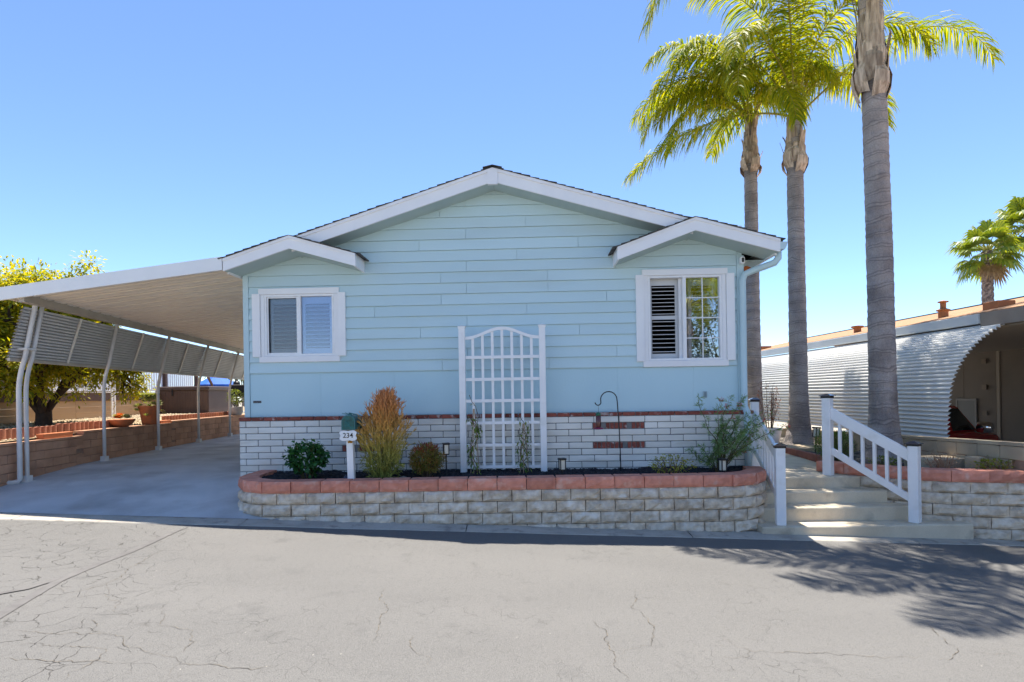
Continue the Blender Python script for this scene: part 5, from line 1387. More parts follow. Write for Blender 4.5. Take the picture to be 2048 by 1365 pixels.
# local: x forward (towards the street), y across (left +), z up
m_red = M('red_car_paint', (0.36, 0.008, 0.010), rough=0.22, spec=0.7)
m_chrome = M('chrome', (0.75, 0.76, 0.78), rough=0.08, metal=1.0)
m_tyre = M('tyre_rubber', (0.02, 0.02, 0.02), rough=0.9)
def skin(sections):
    """sections: list of (x, [(y,z)...]) -> lofted closed shell"""
    mb = MB(); n = len(sections[0][1])
    for (x, ring) in sections: mb.v += [(x, y, z) for y, z in ring]
    for i in range(len(sections) - 1):
        for k in range(n): mb.f.append((i*n+k, (i+1)*n+k, (i+1)*n+(k+1) % n, i*n+(k+1) % n))
    mb.f.append(tuple(range(n))); mb.f.append(tuple((len(sections)-1)*n + k for k in reversed(range(n))))
    return mb
def ring(w, zb_, zt, crown=0.03, tuck=0.05):
    return [(-w + tuck, zb_), (w - tuck, zb_), (w, zb_ + 0.12), (w, (zb_ + zt) / 2), (w - 0.02, zt - 0.06), (w - 0.09, zt), (0, zt + crown), (-w + 0.09, zt), (-w + 0.02, zt - 0.06), (-w, (zb_ + zt) / 2), (-w, zb_ + 0.12)]
body = skin([(-3.0, ring(0.88, 0.50, 1.12)), (-2.9, ring(0.93, 0.42, 1.16)), (-0.55, ring(0.94, 0.38, 1.16)), (0.55, ring(0.94, 0.38, 1.14)), (1.0, ring(0.93, 0.40, 1.10)), (1.75, ring(0.90, 0.42, 1.02)), (1.98, ring(0.86, 0.46, 0.95)), (2.06, ring(0.80, 0.52, 0.86))])
bd = body.build('body', m_red, tk, smooth=False, bevel=0.02)
def cabring(w, z): return w, z
cab = MB()
B0 = [(-0.62, 0.86), (0.62, 0.86)]
vsb = []
for (x, w, z) in ((-0.72, 0.88, 1.14), (0.78, 0.87, 1.13), (0.10, 0.73, 1.72), (-0.56, 0.72, 1.74)):
    vsb += [(x, -w, z), (x, w, z)]
cab.add(vsb, [(0, 2, 4, 6), (1, 7, 5, 3), (2, 3, 5, 4), (6, 4, 5, 7), (0, 6, 7, 1), (0, 1, 3, 2)])
cbo = cab.build('cab', m_red, tk, bevel=0.045)
# glass set into the cab sides and windscreen
def quad_plate(name, pts, off, mat, parent):
    return MB().poly(pts, off).build(name, mat, parent)
def cabpt(sx, u, v):
    a = Vector((-0.72, sx * 0.88, 1.14)).lerp(Vector((0.78, sx * 0.87, 1.13)), u); b = Vector((-0.56, sx * 0.72, 1.74)).lerp(Vector((0.10, sx * 0.73, 1.72)), u)
    return a.lerp(b, v)
m_sglass = glass('car_glass', 0.08, tint=(0.06, 0.065, 0.07))
for sx in (-1, 1):
    pts = [cabpt(sx, 0.16, 0.06), cabpt(sx, 0.90, 0.06), cabpt(sx, 0.86, 0.88), cabpt(sx, 0.20, 0.88)]
    quad_plate('side_window', [p + Vector((0, sx * 0.004, 0)) for p in pts], (0, sx * 0.006, 0.002), M('dark_glass', (0.012, 0.013, 0.015), rough=0.08, spec=0.7) if 'dark_glass' not in bpy.data.materials else bpy.data.materials['dark_glass'], tk)
    mr_ = MB().lathe([(0.02, -0.11), (0.085, -0.09), (0.10, 0.0), (0.085, 0.08), (0.03, 0.10)], n=14); mr_.v = [(x * 1.3, y * 1.7, z * 1.2) for x, y, z in mr_.v]
    o = mr_.build('wing_mirror', m_chrome, tk, smooth=True); o.location = (0.52, sx * 1.08, 1.23)
    MB().tube([(0.55, sx * 0.90, 1.15), (0.53, sx * 1.02, 1.18)], 0.02).build('mirror_arm', m_chrome, o); o.children[0].location = (-0.52, -sx * 1.08, -1.23)
    MB().box(-0.48, sx * 0.825 - 0.012, 1.02, -0.30, sx * 0.825 + 0.02, 1.05).build('door_handle', m_chrome, tk)
ws = [Vector((0.80, -0.78, 1.16)), Vector((0.80, 0.78, 1.16)), Vector((0.16, 0.66, 1.69)), Vector((0.16, -0.66, 1.69))]
quad_plate('windscreen', ws, (0.006, 0, 0.005), bpy.data.materials['dark_glass'], tk)
for wx in (1.35, -2.1):
    for sx in (-1, 1):
        w = MB().lathe([(0.20, -0.11), (0.33, -0.10), (0.355, -0.06), (0.355, 0.06), (0.33, 0.10), (0.20, 0.11)], n=24).build('wheel', m_tyre, tk, smooth=False)
        w.location = (wx, sx * 0.84, 0.36); w.rotation_euler = (PI / 2, 0, 0)
        MB().lathe([(0.02, -0.10), (0.20, -0.115), (0.20, 0.115), (0.02, 0.10)], n=18).build('rim', m_chrome, w)
MB().box(2.03, -0.80, 0.50, 2.14, 0.80, 0.66).build('bumper', m_chrome, tk, bevel=0.03)
for sx in (-1, 1): MB().box(2.03, sx * 0.68 - 0.12, 0.72, 2.085, sx * 0.68 + 0.12, 0.86).build('headlight', m_vinyl, tk, bevel=0.02)
# workshop things beside the truck
ag = thing('air_compressor', 'grey machine with round gauges and a red lid right of the truck', 'machine', (9.05, 9.45, -0.22))
m_greym = M('grey_machine', (0.20, 0.23, 0.25), (0.15, 0.18, 0.20), scale=6, rough=0.5)
MB().box(-0.11, -0.14, 0.55, 0.11, 0.14, 1.46).build('cabinet', m_greym, ag, bevel=0.02)
MB().box(-0.16, -0.2, -0.36, 0.16, 0.2, 0.55).build('stand', m_greym, ag, bevel=0.02)
MB().lathe([(0.085, 1.46), (0.09, 1.48), (0.09, 1.55), (0.04, 1.57)], n=16).build('lid', m_red, ag)
for (gx_, gz_, rr) in ((0.03, 1.33, 0.075), (0.0, 1.16, 0.06)):
    g = MB().lathe([(rr, 0.0), (rr, 0.03), (rr * 0.85, 0.035)], n=18).build('gauge', m_chrome, ag); g.location = (gx_, -0.14, gz_); g.rotation_euler = (PI / 2, 0, 0)
    MB().lathe([(rr * 0.75, 0.034), (rr * 0.2, 0.038)], n=14).build('dial', m_white, g)
yb_ = MB().lathe([(0.13, 0.0), (0.15, 0.32), (0.16, 0.33), (0.16, 0.35), (0.02, 0.36)], n=18).build('yellow_bucket', M('yellow_plastic', (0.55, 0.36, 0.02), rough=0.4)); yb_.location = (9.0, 9.02, 0.68)
tag(yb_, 'yellow bucket at the right edge beside the grey machine', 'bucket')
sb_ = thing('work_bench', 'dark work bench under the carport carrying the yellow bucket', 'bench', (9.1, 8.85, -0.22))
MB().box(-0.3, -0.45, 0.85, 0.35, 0.4, 0.9).build('top', m_bfas, sb_)
for sx in (-0.25, 0.3):
    for sy in (-0.4, 0.35): MB().box(sx - 0.03, sy - 0.03, -0.36, sx + 0.03, sy + 0.03, 0.85).build('leg', m_bfas, sb_)

# ------------------------------------------------------------------ things in the bed under the palms
def slab(label, loc, sx, sy, h, seed, rz=0.0):
    mb = MB().grid(lambda u, v: ((u - 0.5) * sx * (1 - 0.12 * (abs(v - 0.5) * 2) ** 3), (v - 0.5) * sy * (1 - 0.12 * (abs(u - 0.5) * 2) ** 3), h + 0.01 * nz(u * 4, v * 4, seed)), 8, 8)
    n = 9; rim = [j for j in range(n)] + [(j + 1) * n - 1 for j in range(1, n)] + [n * n - 1 - j for j in range(1, n)] + [n * (n - 1 - j) for j in range(1, n - 1)]
    o = len(mb.v); mb.v += [(mb.v[i][0] * 1.02, mb.v[i][1] * 1.02, 0) for i in rim]
    for k in range(len(rim)): mb.f.append((rim[k], o + k, o + (k + 1) % len(rim), rim[(k + 1) % len(rim)]))
    ob_ = mb.build('stone_slab', m_cmur, bevel=0.0); ob_.location = loc; ob_.rotation_euler = (0, 0, rz)
    return tag(ob_, label, 'stone slab')
slab('flat tan concrete slab lying in front of the thick palm trunk', (6.72, 9.05, 0.56), 0.75, 0.55, 0.17, 2.0, 0.1)
slab('tan paving slab beside the side path near the middle palm', (6.1, 12.0, 0.58), 0.85, 0.8, 0.06, 4.0, 0.2)
slab('small tan rock in the dry plants by the right wall', (6.86, 8.45, 0.58), 0.26, 0.20, 0.22, 6.0, 0.6)
bush('rosemary_shrub', 'upright green needle-leaved shrub behind the right railing', 'shrub', (5.62, 9.95, 0.56), 0.36, 0.34, 0.58, 44, 4200, 0.075, 0.008, LEAF('rosemary_needle', (0.07, 0.14, 0.02), (0.17, 0.24, 0.035), trans=0.25), m_gtwig, 51, upw=1.6, shell=0.55, droop=0.0, zlo=0.02)
bush('dry_shrub', 'dry brown twiggy plant in the right planter', 'shrub', (6.35, 8.42, 0.57), 0.30, 0.22, 0.34, 60, 130, 0.05, 0.012, LEAF('dry_leaf', (0.22, 0.10, 0.05), (0.30, 0.17, 0.08), trans=0.3, tint=(1.2, 1.0, 0.7)), M('dry_twig', (0.30, 0.17, 0.10), (0.42, 0.27, 0.17), scale=20, rough=0.9), 53, stem_r=0.004, shell=0.1)
bush('succulent_groundcover', 'low yellow-green leafy plant spilling over dry stems in the right planter', 'plant', (7.05, 8.22, 0.57), 0.46, 0.22, 0.24, 60, 420, 0.05, 0.032, LEAF('lime_leaf', (0.17, 0.22, 0.02), (0.30, 0.30, 0.03), trans=0.4), M('dry_stem', (0.40, 0.28, 0.16), (0.24, 0.12, 0.07), scale=20, rough=0.9), 55, stem_r=0.005, shell=0.35)
bush('ground_plant', 'small green plant low against the thick palm trunk', 'plant', (5.95, 9.1, 0.56), 0.30, 0.2, 0.2, 16, 220, 0.05, 0.03, LEAF('mid_leaf', (0.08, 0.13, 0.02), (0.16, 0.20, 0.03), trans=0.35), m_twig, 57)
bush('dry_potted_plant', 'tall reddish dry plant rising from the white pot behind the left railing', 'plant', (6.05, 13.4, 0.85), 0.32, 0.3, 1.25, 14, 420, 0.045, 0.028, LEAF('rust_leaf', (0.16, 0.06, 0.04), (0.26, 0.11, 0.05), trans=0.3, tint=(1.3, 0.9, 0.6)), m_twig, 59, stem_r=0.008, shell=0.2)
pt = thing('white_plant_pot', 'white plastic plant pot on the ground behind the left railing', 'pot', (6.10, 13.4, 0.58))
MB().lathe([(0.15, 0.0), (0.16, 0.02), (0.225, 0.32), (0.245, 0.33), (0.245, 0.37), (0.215, 0.37), (0.20, 0.30)], n=24, cap=True).build('pot_body', m_vinyl, pt, smooth=False)
MB().lathe([(0.21, 0.30), (0.02, 0.31)], n=20).build('pot_soil', m_fill, pt)

# ------------------------------------------------------------------ fan palms in the distance
m_fan = LEAF('fan_leaf', (0.10, 0.18, 0.025), (0.28, 0.32, 0.04), trans=0.4, tint=(1.6, 1.4, 0.35))
m_deadfan = LEAF('dead_fan', (0.20, 0.12, 0.06), (0.30, 0.20, 0.10), trans=0.3, tint=(1.1, 1.0, 0.8))
m_fbark = M('fan_palm_bark', (0.26, 0.20, 0.17), (0.11, 0.08, 0.07), scale=9, rough=0.95, bump=0.03, bscale=9, lo=0.42, hi=0.58)
def fan_palm(label, x, y, z0, zc, rt, R_, nf, seed, lean=0.0):
    r = random.Random(seed); t = thing('fan_palm', label, 'palm tree', (x, y, z0)); H = zc - z0
    tr_ = MB(); n = 14; lv = 60; vs = []; fs = []
    for i in range(lv + 1):
        q = H * i / lv
        for k in range(n):
            a = 2 * PI * k / n; rr = rt * (1 + 0.10 * (((i + k) % 2) * 2 - 1)) * (1.2 - 0.25 * i / lv)
            vs.append((lean * (i / lv) ** 2 + rr * math.cos(a), rr * math.sin(a), q))
    for i in range(lv):
        for k in range(n): fs.append((i*n+k, i*n+(k+1) % n, (i+1)*n+(k+1) % n, (i+1)*n+k))
    tr_.add(vs, fs).build('trunk', m_fbark, t)
    c = Vector((lean, 0, H))
    for i in range(nf):
        az = i * 137.5 + r.uniform(-12, 12); el = lerp(82, -55, (i / nf) ** 0.9) + r.uniform(-8, 8)
        a, e = rad(az), rad(el); d = Vector((math.cos(a) * math.cos(e), math.sin(a) * math.cos(e), math.sin(e)))
        pl_ = R_ * r.uniform(0.42, 0.58); hub = c + d * pl_ + Vector((0, 0, -0.10 * R_ * (1 - abs(math.sin(e)))))
        f = MB().tube([c, c.lerp(hub, 0.5) + Vector((0, 0, 0.05 * R_)), hub], [0.03, 0.022, 0.014], n=5, cap=False).build('frond', m_rach, t)
        s = d.cross(Vector((0, 0, 1))).normalized() if abs(d.z) < 0.98 else Vector((1, 0, 0)); up = s.cross(d); fm = MB(); seg = 26
        fl_ = R_ * r.uniform(0.48, 0.6)
        for k in range(seg):
            th = rad(lerp(-115, 115, (k + 0.5) / seg)); dd = (d * math.cos(th) + s * math.sin(th)).normalized(); w = fl_ * 0.062
            side = dd.cross(up).normalized(); l = fl_ * (1.0 - 0.2 * abs(th) / 2) * r.uniform(0.9, 1.08)
            p1 = hub + dd * l * 0.55 + up * 0.03 * (k % 2) ; tip = hub + dd * l * 0.9 + Vector((0, 0, -0.34 * l * r.uniform(0.7, 1.3)))
            fm.add([hub, p1 - side * w, p1 + side * w, tip], [(0, 1, 2), (1, 3, 2)])
        fm.build('fan', m_deadfan if i > nf * 0.90 else m_fan, f)
    return t
fan_palm('fan palm standing in the distance above the right-hand roof', 24.75, 29.5, -0.6, 8.85, 0.24, 1.85, 30, 5)
fan_palm('fan palm cut by the right edge of the picture', 28.4, 31.0, -0.8, 10.5, 0.26, 2.2, 32, 6)

# ------------------------------------------------------------------ left boundary: stepped tan block wall
LX = -3.90
LRZ = HRZ + math.atan(0.098)       # the boundary splays away from the house
_o = Matrix.Rotation(HRZ, 3, 'Z') @ Vector((LX, 0, 0)) + Vector(HLOC) - Matrix.Rotation(LRZ, 3, 'Z') @ Vector((LX, 0, 0))
LLOC = (_o.x, _o.y, 0)
def hl(lx, ly):
    q = Matrix.Rotation(LRZ, 3, 'Z') @ Vector((lx, ly, 0)) + Vector(LLOC); return (q.x, q.y)
lw = thing('block_wall', 'stepped tan block wall along the left side of the driveway', 'wall', LLOC, LRZ)
r = random.Random(91)
lb = [brick_mesh(0.398, 0.145, 0.19, m_cmu, 200 + i, 0.003) for i in range(6)]
def seg_top(y): return 1.165 if y < 1.42 else (1.255 if y < 4.97 else 1.30)
lmc = MB()
CH = 0.152
for i in range(-5, 26):
    for k in range(8):
        y0 = i * 0.406 + (0.203 if k % 2 else 0); top_ = seg_top(y0 + 0.2) - 0.042
        zb_ = top_ - (k + 1) * CH
        if zb_ < 0.05: continue
        o = link('block', r.choice(lb), lw, (LX - 0.005, y0, zb_ + 0.004)); o.rotation_euler = (0, 0, PI / 2)
    yq = i * 0.406; tq = seg_top(yq + 0.2)
    lmc.box(LX - 0.185, yq, 0.0, LX - 0.02, yq + 0.406, tq - 0.05)
    o = MB().box(LX - 0.21, yq + 0.002, tq - 0.042, LX + 0.008, yq + 0.404, tq).build('cap_stone', m_cmu, lw)
lmc.build('joint_fill', m_cmuj, lw)

# raised gravel terrace behind it
m_grav = M('tan_gravel', (0.46, 0.36, 0.23), (0.30, 0.22, 0.13), scale=24, rough=1.0, bump=0.03, bscale=22)
def terr_fn(u, v):
    x = lerp(-30, -8.44, u ** 0.5); y = lerp(5.2, 32, v)
    zz = pl([(8, 1.20), (10.6, 1.25), (13.5, 1.27), (32, 1.32)], y) + (0.0 if x > -8.9 else min((-8.9 - x) * 0.12, 0.10)) + 0.02 * nz(x * 2, y * 2) - 0.04
    return (x - 0.065 * (y - 9.3), y, zz)
gt = MB().grid(terr_fn, 60, 80).build('gravel_terrace', m_grav); tag(gt, kind='structure')
r = random.Random(61); mb = MB()
for i in range(5200):
    u, v = 0.55 + 0.45 * r.random(), 0.10 + 0.42 * r.random()
    x, y, z = terr_fn(u, v); s = r.uniform(0.014, 0.034); c = Vector((x, y, z + s * 0.35)); q = [Vector((a * s * r.uniform(0.7, 1.2), b_ * s * r.uniform(0.7, 1.2), d_ * s * 0.7)) for a, b_, d_ in ((1, 0, 0), (0, 1, 0), (-1, 0, 0), (0, -1, 0), (0, 0, 1), (0, 0, -1))]
    mb.add([c + p for p in q], [(0, 1, 4), (1, 2, 4), (2, 3, 4), (3, 0, 4), (1, 0, 5), (2, 1, 5), (3, 2, 5), (0, 3, 5)])
tag(mb.build('gravel', M('gravel_stone', (0.34, 0.25, 0.15), (0.62, 0.52, 0.37), rough=0.95, island=True)), 'loose tan gravel stones on the terrace behind the left wall', 'gravel', kind='stuff')
# scalloped terracotta edging
se = thing('scalloped_edging', 'row of scalloped terracotta edging tiles on the terrace behind the left wall', 'edging', LLOC, LRZ)
m_ted = M('terracotta_edging', (0.42, 0.17, 0.10), (0.34, 0.13, 0.08), scale=6, rough=0.9, rnd=0.12, bump=0.003, bscale=40)
def scallop(lo):
    mb = MB(); n = 6; vs = []; fs = []
    for i in range(n + 1):
        u = i / n; w = 0.02 * math.sin(PI * u); hh = 0.14 + 0.012 * math.sin(PI * u)
        for (dx, z) in ((w, lo), (w, hh), (w - 0.045, hh), (w - 0.045, lo)): vs.append((dx, u * 0.148, z))
    for i in range(n):
        for j in range(4): fs.append((4*i+j, 4*i+4+j, 4*i+4+(j+1) % 4, 4*i+(j+1) % 4))
    fs += [(3, 2, 1, 0), (4*n, 4*n+1, 4*n+2, 4*n+3)]
    return mb.add(vs, fs).mesh('edging_tile', m_ted)
sm = scallop(-0.06)
for i in range(-8, 22):
    link('edging_tile', sm, se, (LX - 0.30 - 0.02 * math.sin(i), i * 0.152, 1.235 + (0.03 if i > 8 else 0.0)))
for i in range(34, 60): link('edging_tile', sm, se, (LX - 0.36, i * 0.152, 1.27))
tb = thing('terracotta_block', 'single bright orange terracotta block resting on the lower wall step', 'block', LLOC, LRZ)
MB().box(LX - 0.17, 0.62, 1.166, LX - 0.03, 1.36, 1.262).build('block_body', m_terra, tb, bevel=0.006)
tb2 = thing('terracotta_block', 'small orange terracotta block beside the big pot on the wall', 'block', LLOC, LRZ)
MB().box(LX - 0.17, 4.45, 1.256, LX - 0.04, 4.92, 1.325).build('block_body', m_terra, tb2, bevel=0.006)

# pots on the wall
def rosette(mb, c, s, r, n=18, flat=0.4):
    for i in range(n):
        a = i * 2.4; e = lerp(1.2, 0.15, i / n) * (1 - flat * 0.3); d = Vector((math.cos(a) * math.cos(e), math.sin(a) * math.cos(e), math.sin(e)))
        leaf_quad(mb, c, d, Vector((0, 0, 1)), s * lerp(0.6, 1.0, i / n), s * 0.45, fold=0.12)
bx_, by_ = hl(LX - 0.12, 3.03)
bw_ = thing('terracotta_bowl', 'shallow terracotta bowl of orange succulents on the left wall', 'planter bowl', (bx_, by_, 1.255))
MB().lathe([(0.10, 0.0), (0.12, 0.005), (0.20, 0.06), (0.255, 0.14), (0.262, 0.165), (0.245, 0.168), (0.23, 0.14)], n=28).build('bowl', m_terra, bw_, smooth=True)
MB().lathe([(0.236, 0.14), (0.02, 0.15)], n=20).build('bowl_soil', m_fill, bw_)
r = random.Random(15); so = MB(); sg_ = MB()
for i in range(9):
    a = r.uniform(0, 6.28); q = r.uniform(0.02, 0.18); rosette(so if (i < 5) else sg_, Vector((q * math.cos(a) - (0.06 if i < 5 else -0.08), q * math.sin(a), 0.17 + r.uniform(0, 0.08))), r.uniform(0.11, 0.16), r)
so.build('orange_succulent', LEAF('orange_succ', (0.55, 0.12, 0.03), (0.60, 0.24, 0.05), trans=0.25, tint=(1.2, 0.9, 0.5)), bw_)
sg_.build('green_succulent', LEAF('pale_succ', (0.30, 0.34, 0.16), (0.42, 0.40, 0.14), trans=0.25), bw_)
bx_, by_ = hl(LX - 0.12, 4.12)
bp_ = thing('terracotta_pot', 'large terracotta pot of trailing succulents on the left wall', 'plant pot', (bx_, by_, 1.255))
MB().lathe([(0.16, 0.0), (0.165, 0.01), (0.215, 0.34), (0.235, 0.345), (0.245, 0.44), (0.225, 0.442), (0.20, 0.40)], n=28).build('pot_body', m_terra, bp_, smooth=False)
MB().lathe([(0.21, 0.40), (0.02, 0.41)], n=20).build('pot_soil', m_fill, bp_)
sg_ = MB()
for i in range(46):
    a = r.uniform(0, 6.28); q = r.uniform(0.0, 0.33); z = 0.52 - 0.9 * max(q - 0.2, 0) * r.uniform(0.5, 4) + r.uniform(0, 0.18) * (q < 0.2); rosette(sg_, Vector((q * math.cos(a), q * math.sin(a), max(z, 0.03))), r.uniform(0.09, 0.14), r, n=12)
tag(sg_.build('trailing_succulent', LEAF('grey_succ', (0.22, 0.27, 0.12), (0.42, 0.44, 0.15), trans=0.25), bp_), kind='stuff')
bx_, by_ = hl(LX - 0.08, 8.95)
wp = thing('grey_plant_pot', 'pale round pot with a leafy young citrus at the far end of the wall', 'plant pot', (bx_, by_, 1.30))
MB().lathe([(0.15, 0.0), (0.19, 0.03), (0.215, 0.12), (0.21, 0.27), (0.20, 0.275), (0.19, 0.24)], n=24).build('pot_body', M('pale_clay', (0.48, 0.44, 0.40), rough=0.8), wp, smooth=True)
MB().lathe([(0.195, 0.24), (0.02, 0.25)], n=20).build('pot_soil', m_fill, wp)
bush('potted_citrus', 'young leafy citrus growing in the pale round pot', 'plant', (bx_, by_, 1.55), 0.30, 0.28, 0.62, 12, 420, 0.075, 0.036, LEAF('lemon_leaf', (0.10, 0.16, 0.015), (0.22, 0.25, 0.03), trans=0.45), m_twig, 71, shell=0.7)

# ------------------------------------------------------------------ citrus tree
m_cit = LEAF('citrus_leaf', (0.15, 0.23, 0.02), (0.48, 0.45, 0.035), trans=0.55, rough=0.5, tint=(1.7, 1.35, 0.22))
ctr = thing('citrus_tree', 'broad yellow-green citrus tree behind the carport at left', 'tree', (-10.15, 12.3, 1.24))
r = random.Random(40); wb = MB(); clumps = []
wb.tube([(0, 0, -0.2), (0.02, 0, 0.15), (0.0, 0.03, 0.45)], [0.20, 0.15, 0.14], n=10)
def limb(p, d, l, rr, dep):
    q = p + d * l
    if q.x > 0.95: q.x = 0.95 - (q.x - 0.95) * 0.4
    wb.tube([p, p.lerp(q, 0.5) + rdir(r) * l * 0.08, q], [rr, rr * 0.85, rr * 0.7], n=7, cap=False)
    if dep >= 2: clumps.append((p.lerp(q, 0.7), q))
    if dep >= 4: return
    for _ in range(3 if dep < 3 else 2):
        nd = (d * 0.8 + rdir(r) * 0.75 + Vector((0, 0, 0.10))).normalized(); limb(q, nd, l * r.uniform(0.62, 0.85), rr * 0.82, dep + 1)
for i in range(5):
    a = 2 * PI * i / 5 + 0.3; limb(Vector((0.05 * math.cos(a), 0.05 * math.sin(a), 0.38)), Vector((math.cos(a) * 0.75, math.sin(a) * 0.75, 0.95)).normalized(), 0.95, 0.085, 0)
wb.build('trunk', m_wood, ctr, smooth=True)
cl_ = MB(); cen = Vector((-0.55, 0.1, 1.95)); RXc, RYc, RZc = 2.0, 1.8, 1.75
cents = []
for i in range(190):
    d = rdir(r, -0.62); k = r.uniform(0.72, 1.0) * (0.88 + 0.35 * nz(d.x * 1.8, d.y * 1.8, d.z * 1.8 + 3)); cents.append(cen + Vector((d.x * RXc * k, d.y * RYc * k, d.z * RZc * k)))
cents += [Vector((r.uniform(-1.7, 0.9), r.uniform(-1.7, -0.6), r.uniform(0.85, 1.6))) for _ in range(34)]
cents += [Vector((1.05, -0.2, 3.1)), Vector((1.15, -0.15, 3.35)), Vector((1.18, -0.2, 3.55)), Vector((1.2, 0.0, 1.0)), Vector((1.45, -0.1, 1.15)), Vector((1.6, 0.3, 0.95)), Vector((1.3, 0.4, 0.8)), Vector((0.9, -0.3, 0.8)), Vector((0.6, -0.6, 0.9)), Vector((1.1, -0.4, 1.2)), Vector((0.2, -0.9, 1.0))]
for (p, q) in clumps: cents.append(q)
for c in cents:
    if c.z < 0.5: continue
    for k in range(r.randint(85, 130)):
        d = rdir(r); p = c + d * r.uniform(0.03, 0.30) * Vector((1, 1, 0.8)).length / 1.6
        if p.x > 1.15 and p.z < 2.5: continue
        leaf_quad(cl_, p, d + Vector((0, 0, -0.15)), Vector((0, 0, 1)) + rdir(r) * 0.5, r.uniform(0.07, 0.125), r.uniform(0.035, 0.055), droop=0.3 * r.random())
cl_.build('crown', m_cit, ctr)
for (fx, fz) in ((0.82, 3.12), (-0.9, 2.6), (-1.3, 2.2)):
    o = MB().lathe([(0.004, -0.045), (0.03, -0.035), (0.045, 0), (0.03, 0.035), (0.004, 0.045)], n=12).build('fruit', M('orange_fruit', (0.55, 0.10, 0.015), rough=0.5) if 'orange_fruit' not in bpy.data.materials else bpy.data.materials['orange_fruit'], ctr, smooth=True); o.location = (fx, -1.3 if fx < 0 else -0.3, fz)

# ------------------------------------------------------------------ the left neighbour: deck with white pickets, tan boards below
ln = thing('neighbour_deck', 'tan boarded deck base with brown rim and white slatted fence at left', 'deck', LLOC, LRZ)
NX = -7.25
m_tanb = M('tan_boards', (0.52, 0.35, 0.20), (0.44, 0.29, 0.16), scale=2, rough=0.85, rnd=0.06, stretch=(1, 0.2, 2), bump=0.002, bscale=30)
m_brn = M('brown_paint', (0.13, 0.075, 0.055), (0.10, 0.06, 0.045), scale=3, rough=0.7)
for k in range(4):
    z0 = 1.18 + k * 0.165
    for i in range(5):
        board([(0, 0), (0, 0)] and [(1.0 + i * 2.7, z0), (1.0 + i * 2.7 + 2.69, z0), (1.0 + i * 2.7 + 2.69, z0 + 0.163), (1.0 + i * 2.7, z0 + 0.163)], 'deck_board', m_tanb, -0.02, -0.002, z0, z0 + 0.163, ln).rotation_euler = (0, 0, PI / 2)
for o in list(ln.children): o.location = (NX, 0, 0)
MB().box(NX - 0.02, 1.0, 1.84, NX + 0.05, 14.5, 2.07).build('rim_board', m_brn, ln)
MB().box(NX - 0.05, 1.0, 2.07, NX + 0.09, 14.5, 2.10).build('deck_edge', M('deck_white', (0.62, 0.56, 0.50), rough=0.6), ln)
MB().box(NX - 3.5, 1.0, 1.80, NX - 0.022, 14.5, 2.09).build('deck_floor', m_brn, ln)
m_pick = M('fence_white', (0.74, 0.76, 0.80), (0.68, 0.70, 0.76), scale=4, rough=0.5)
y = 1.2
while y < 13.2:
    if not any(abs(y + 0.05 - q) < 0.12 for q in (2.2, 5.2, 8.2, 10.9, 13.2)):
        MB().box(NX + 0.0, y, 2.16, NX + 0.022, y + 0.088, 3.45).build('fence_slat', m_pick, ln)
    y += 0.148
MB().box(NX - 0.03, 1.1, 2.12, NX - 0.002, 13.2, 2.20).box(NX - 0.03, 1.1, 3.36, NX - 0.002, 13.2, 3.44).build('fence_rail', m_pick, ln)
for q in (2.2, 5.2, 8.2, 10.9, 13.2): MB().box(NX - 0.06, q, 2.10, NX + 0.06, q + 0.12, 3.5).build('fence_post', m_brn, ln)
MB().poly([(NX - 0.02, 13.35, 3.5), (NX + 0.05, 13.35, 3.5), (NX + 0.05, 14.6, 2.35), (NX - 0.02, 14.6, 2.35)], (0, 0, 0.12)).build('stair_stringer', m_brn, ln)
MB().box(NX - 3.4, 1.5, 2.09, NX - 3.3, 14.3, 4.2).build('house_wall', m_tanb, ln)
# ornamental white iron posts
def iron_post(label, lx, ly, z0, h):
    t = thing('ornamental_post', label, 'post', (*hl(lx, ly), z0), LRZ)
    for s_ in (-0.07, 0.07): MB().box(-0.016 , s_ - 0.016, 0, 0.016, s_ + 0.016, h).build('upright', m_vinyl, t)
    sc = MB(); n = int(h / 0.24)
    for i in range(n):
        z = 0.12 + i * 0.24; pts = [(0, 0.052 * math.sin(a * 1.0), z + 0.2 * k / 12) for k, a in enumerate([2 * PI * k / 12 for k in range(13)])]
        sc.tube(pts, 0.007, n=5); sc.tube([(0, 0.05 * math.cos(a), z + 0.10 + 0.05 * math.sin(a)) for a in [2 * PI * k / 10 for k in range(11)]], 0.006, n=5)
    sc.build('scrollwork', m_vinyl, t)
iron_post('white scrolled iron post left of the bowl, in front of the slatted fence', NX + 0.55, 7.15, 1.22, 2.3)
iron_post('white scrolled iron post beside the citrus tree foliage', NX + 0.55, 3.75, 1.22, 2.3)

# hot tub with cover
ht = thing('hot_tub', 'dark brown panelled hot tub with a folded cover behind the carport posts', 'hot tub', (-12.45, 19.8, 1.34), 0.03)
m_hot = M('brown_panel', (0.11, 0.068, 0.055), (0.085, 0.053, 0.043), scale=2, rough=0.6)
W_ = 1.85
MB().box(0.02, 0.02, 0.0, W_ - 0.02, W_ - 0.02, 0.80).build('shell', m_hot, ht)
for i in range(20):
    MB().box(0.03 + i * 0.09, 0.0, 0.04, 0.03 + i * 0.09 + 0.084, 0.019, 0.78).build('side_slat', m_hot, ht)
    MB().box(W_ - 0.019, 0.03 + i * 0.09, 0.04, W_, 0.03 + i * 0.09 + 0.084, 0.78).build('side_slat', m_hot, ht)
MB().box(-0.04, -0.04, 0.80, W_ + 0.04, W_ + 0.04, 0.95).build('cover', M('brown_vinyl', (0.07, 0.045, 0.04), (0.09, 0.06, 0.05), scale=4, rough=0.5), ht, bevel=0.03)
MB().box(0.62, -0.055, 0.62, 0.67, -0.041, 0.86).build('strap', m_iron, ht)
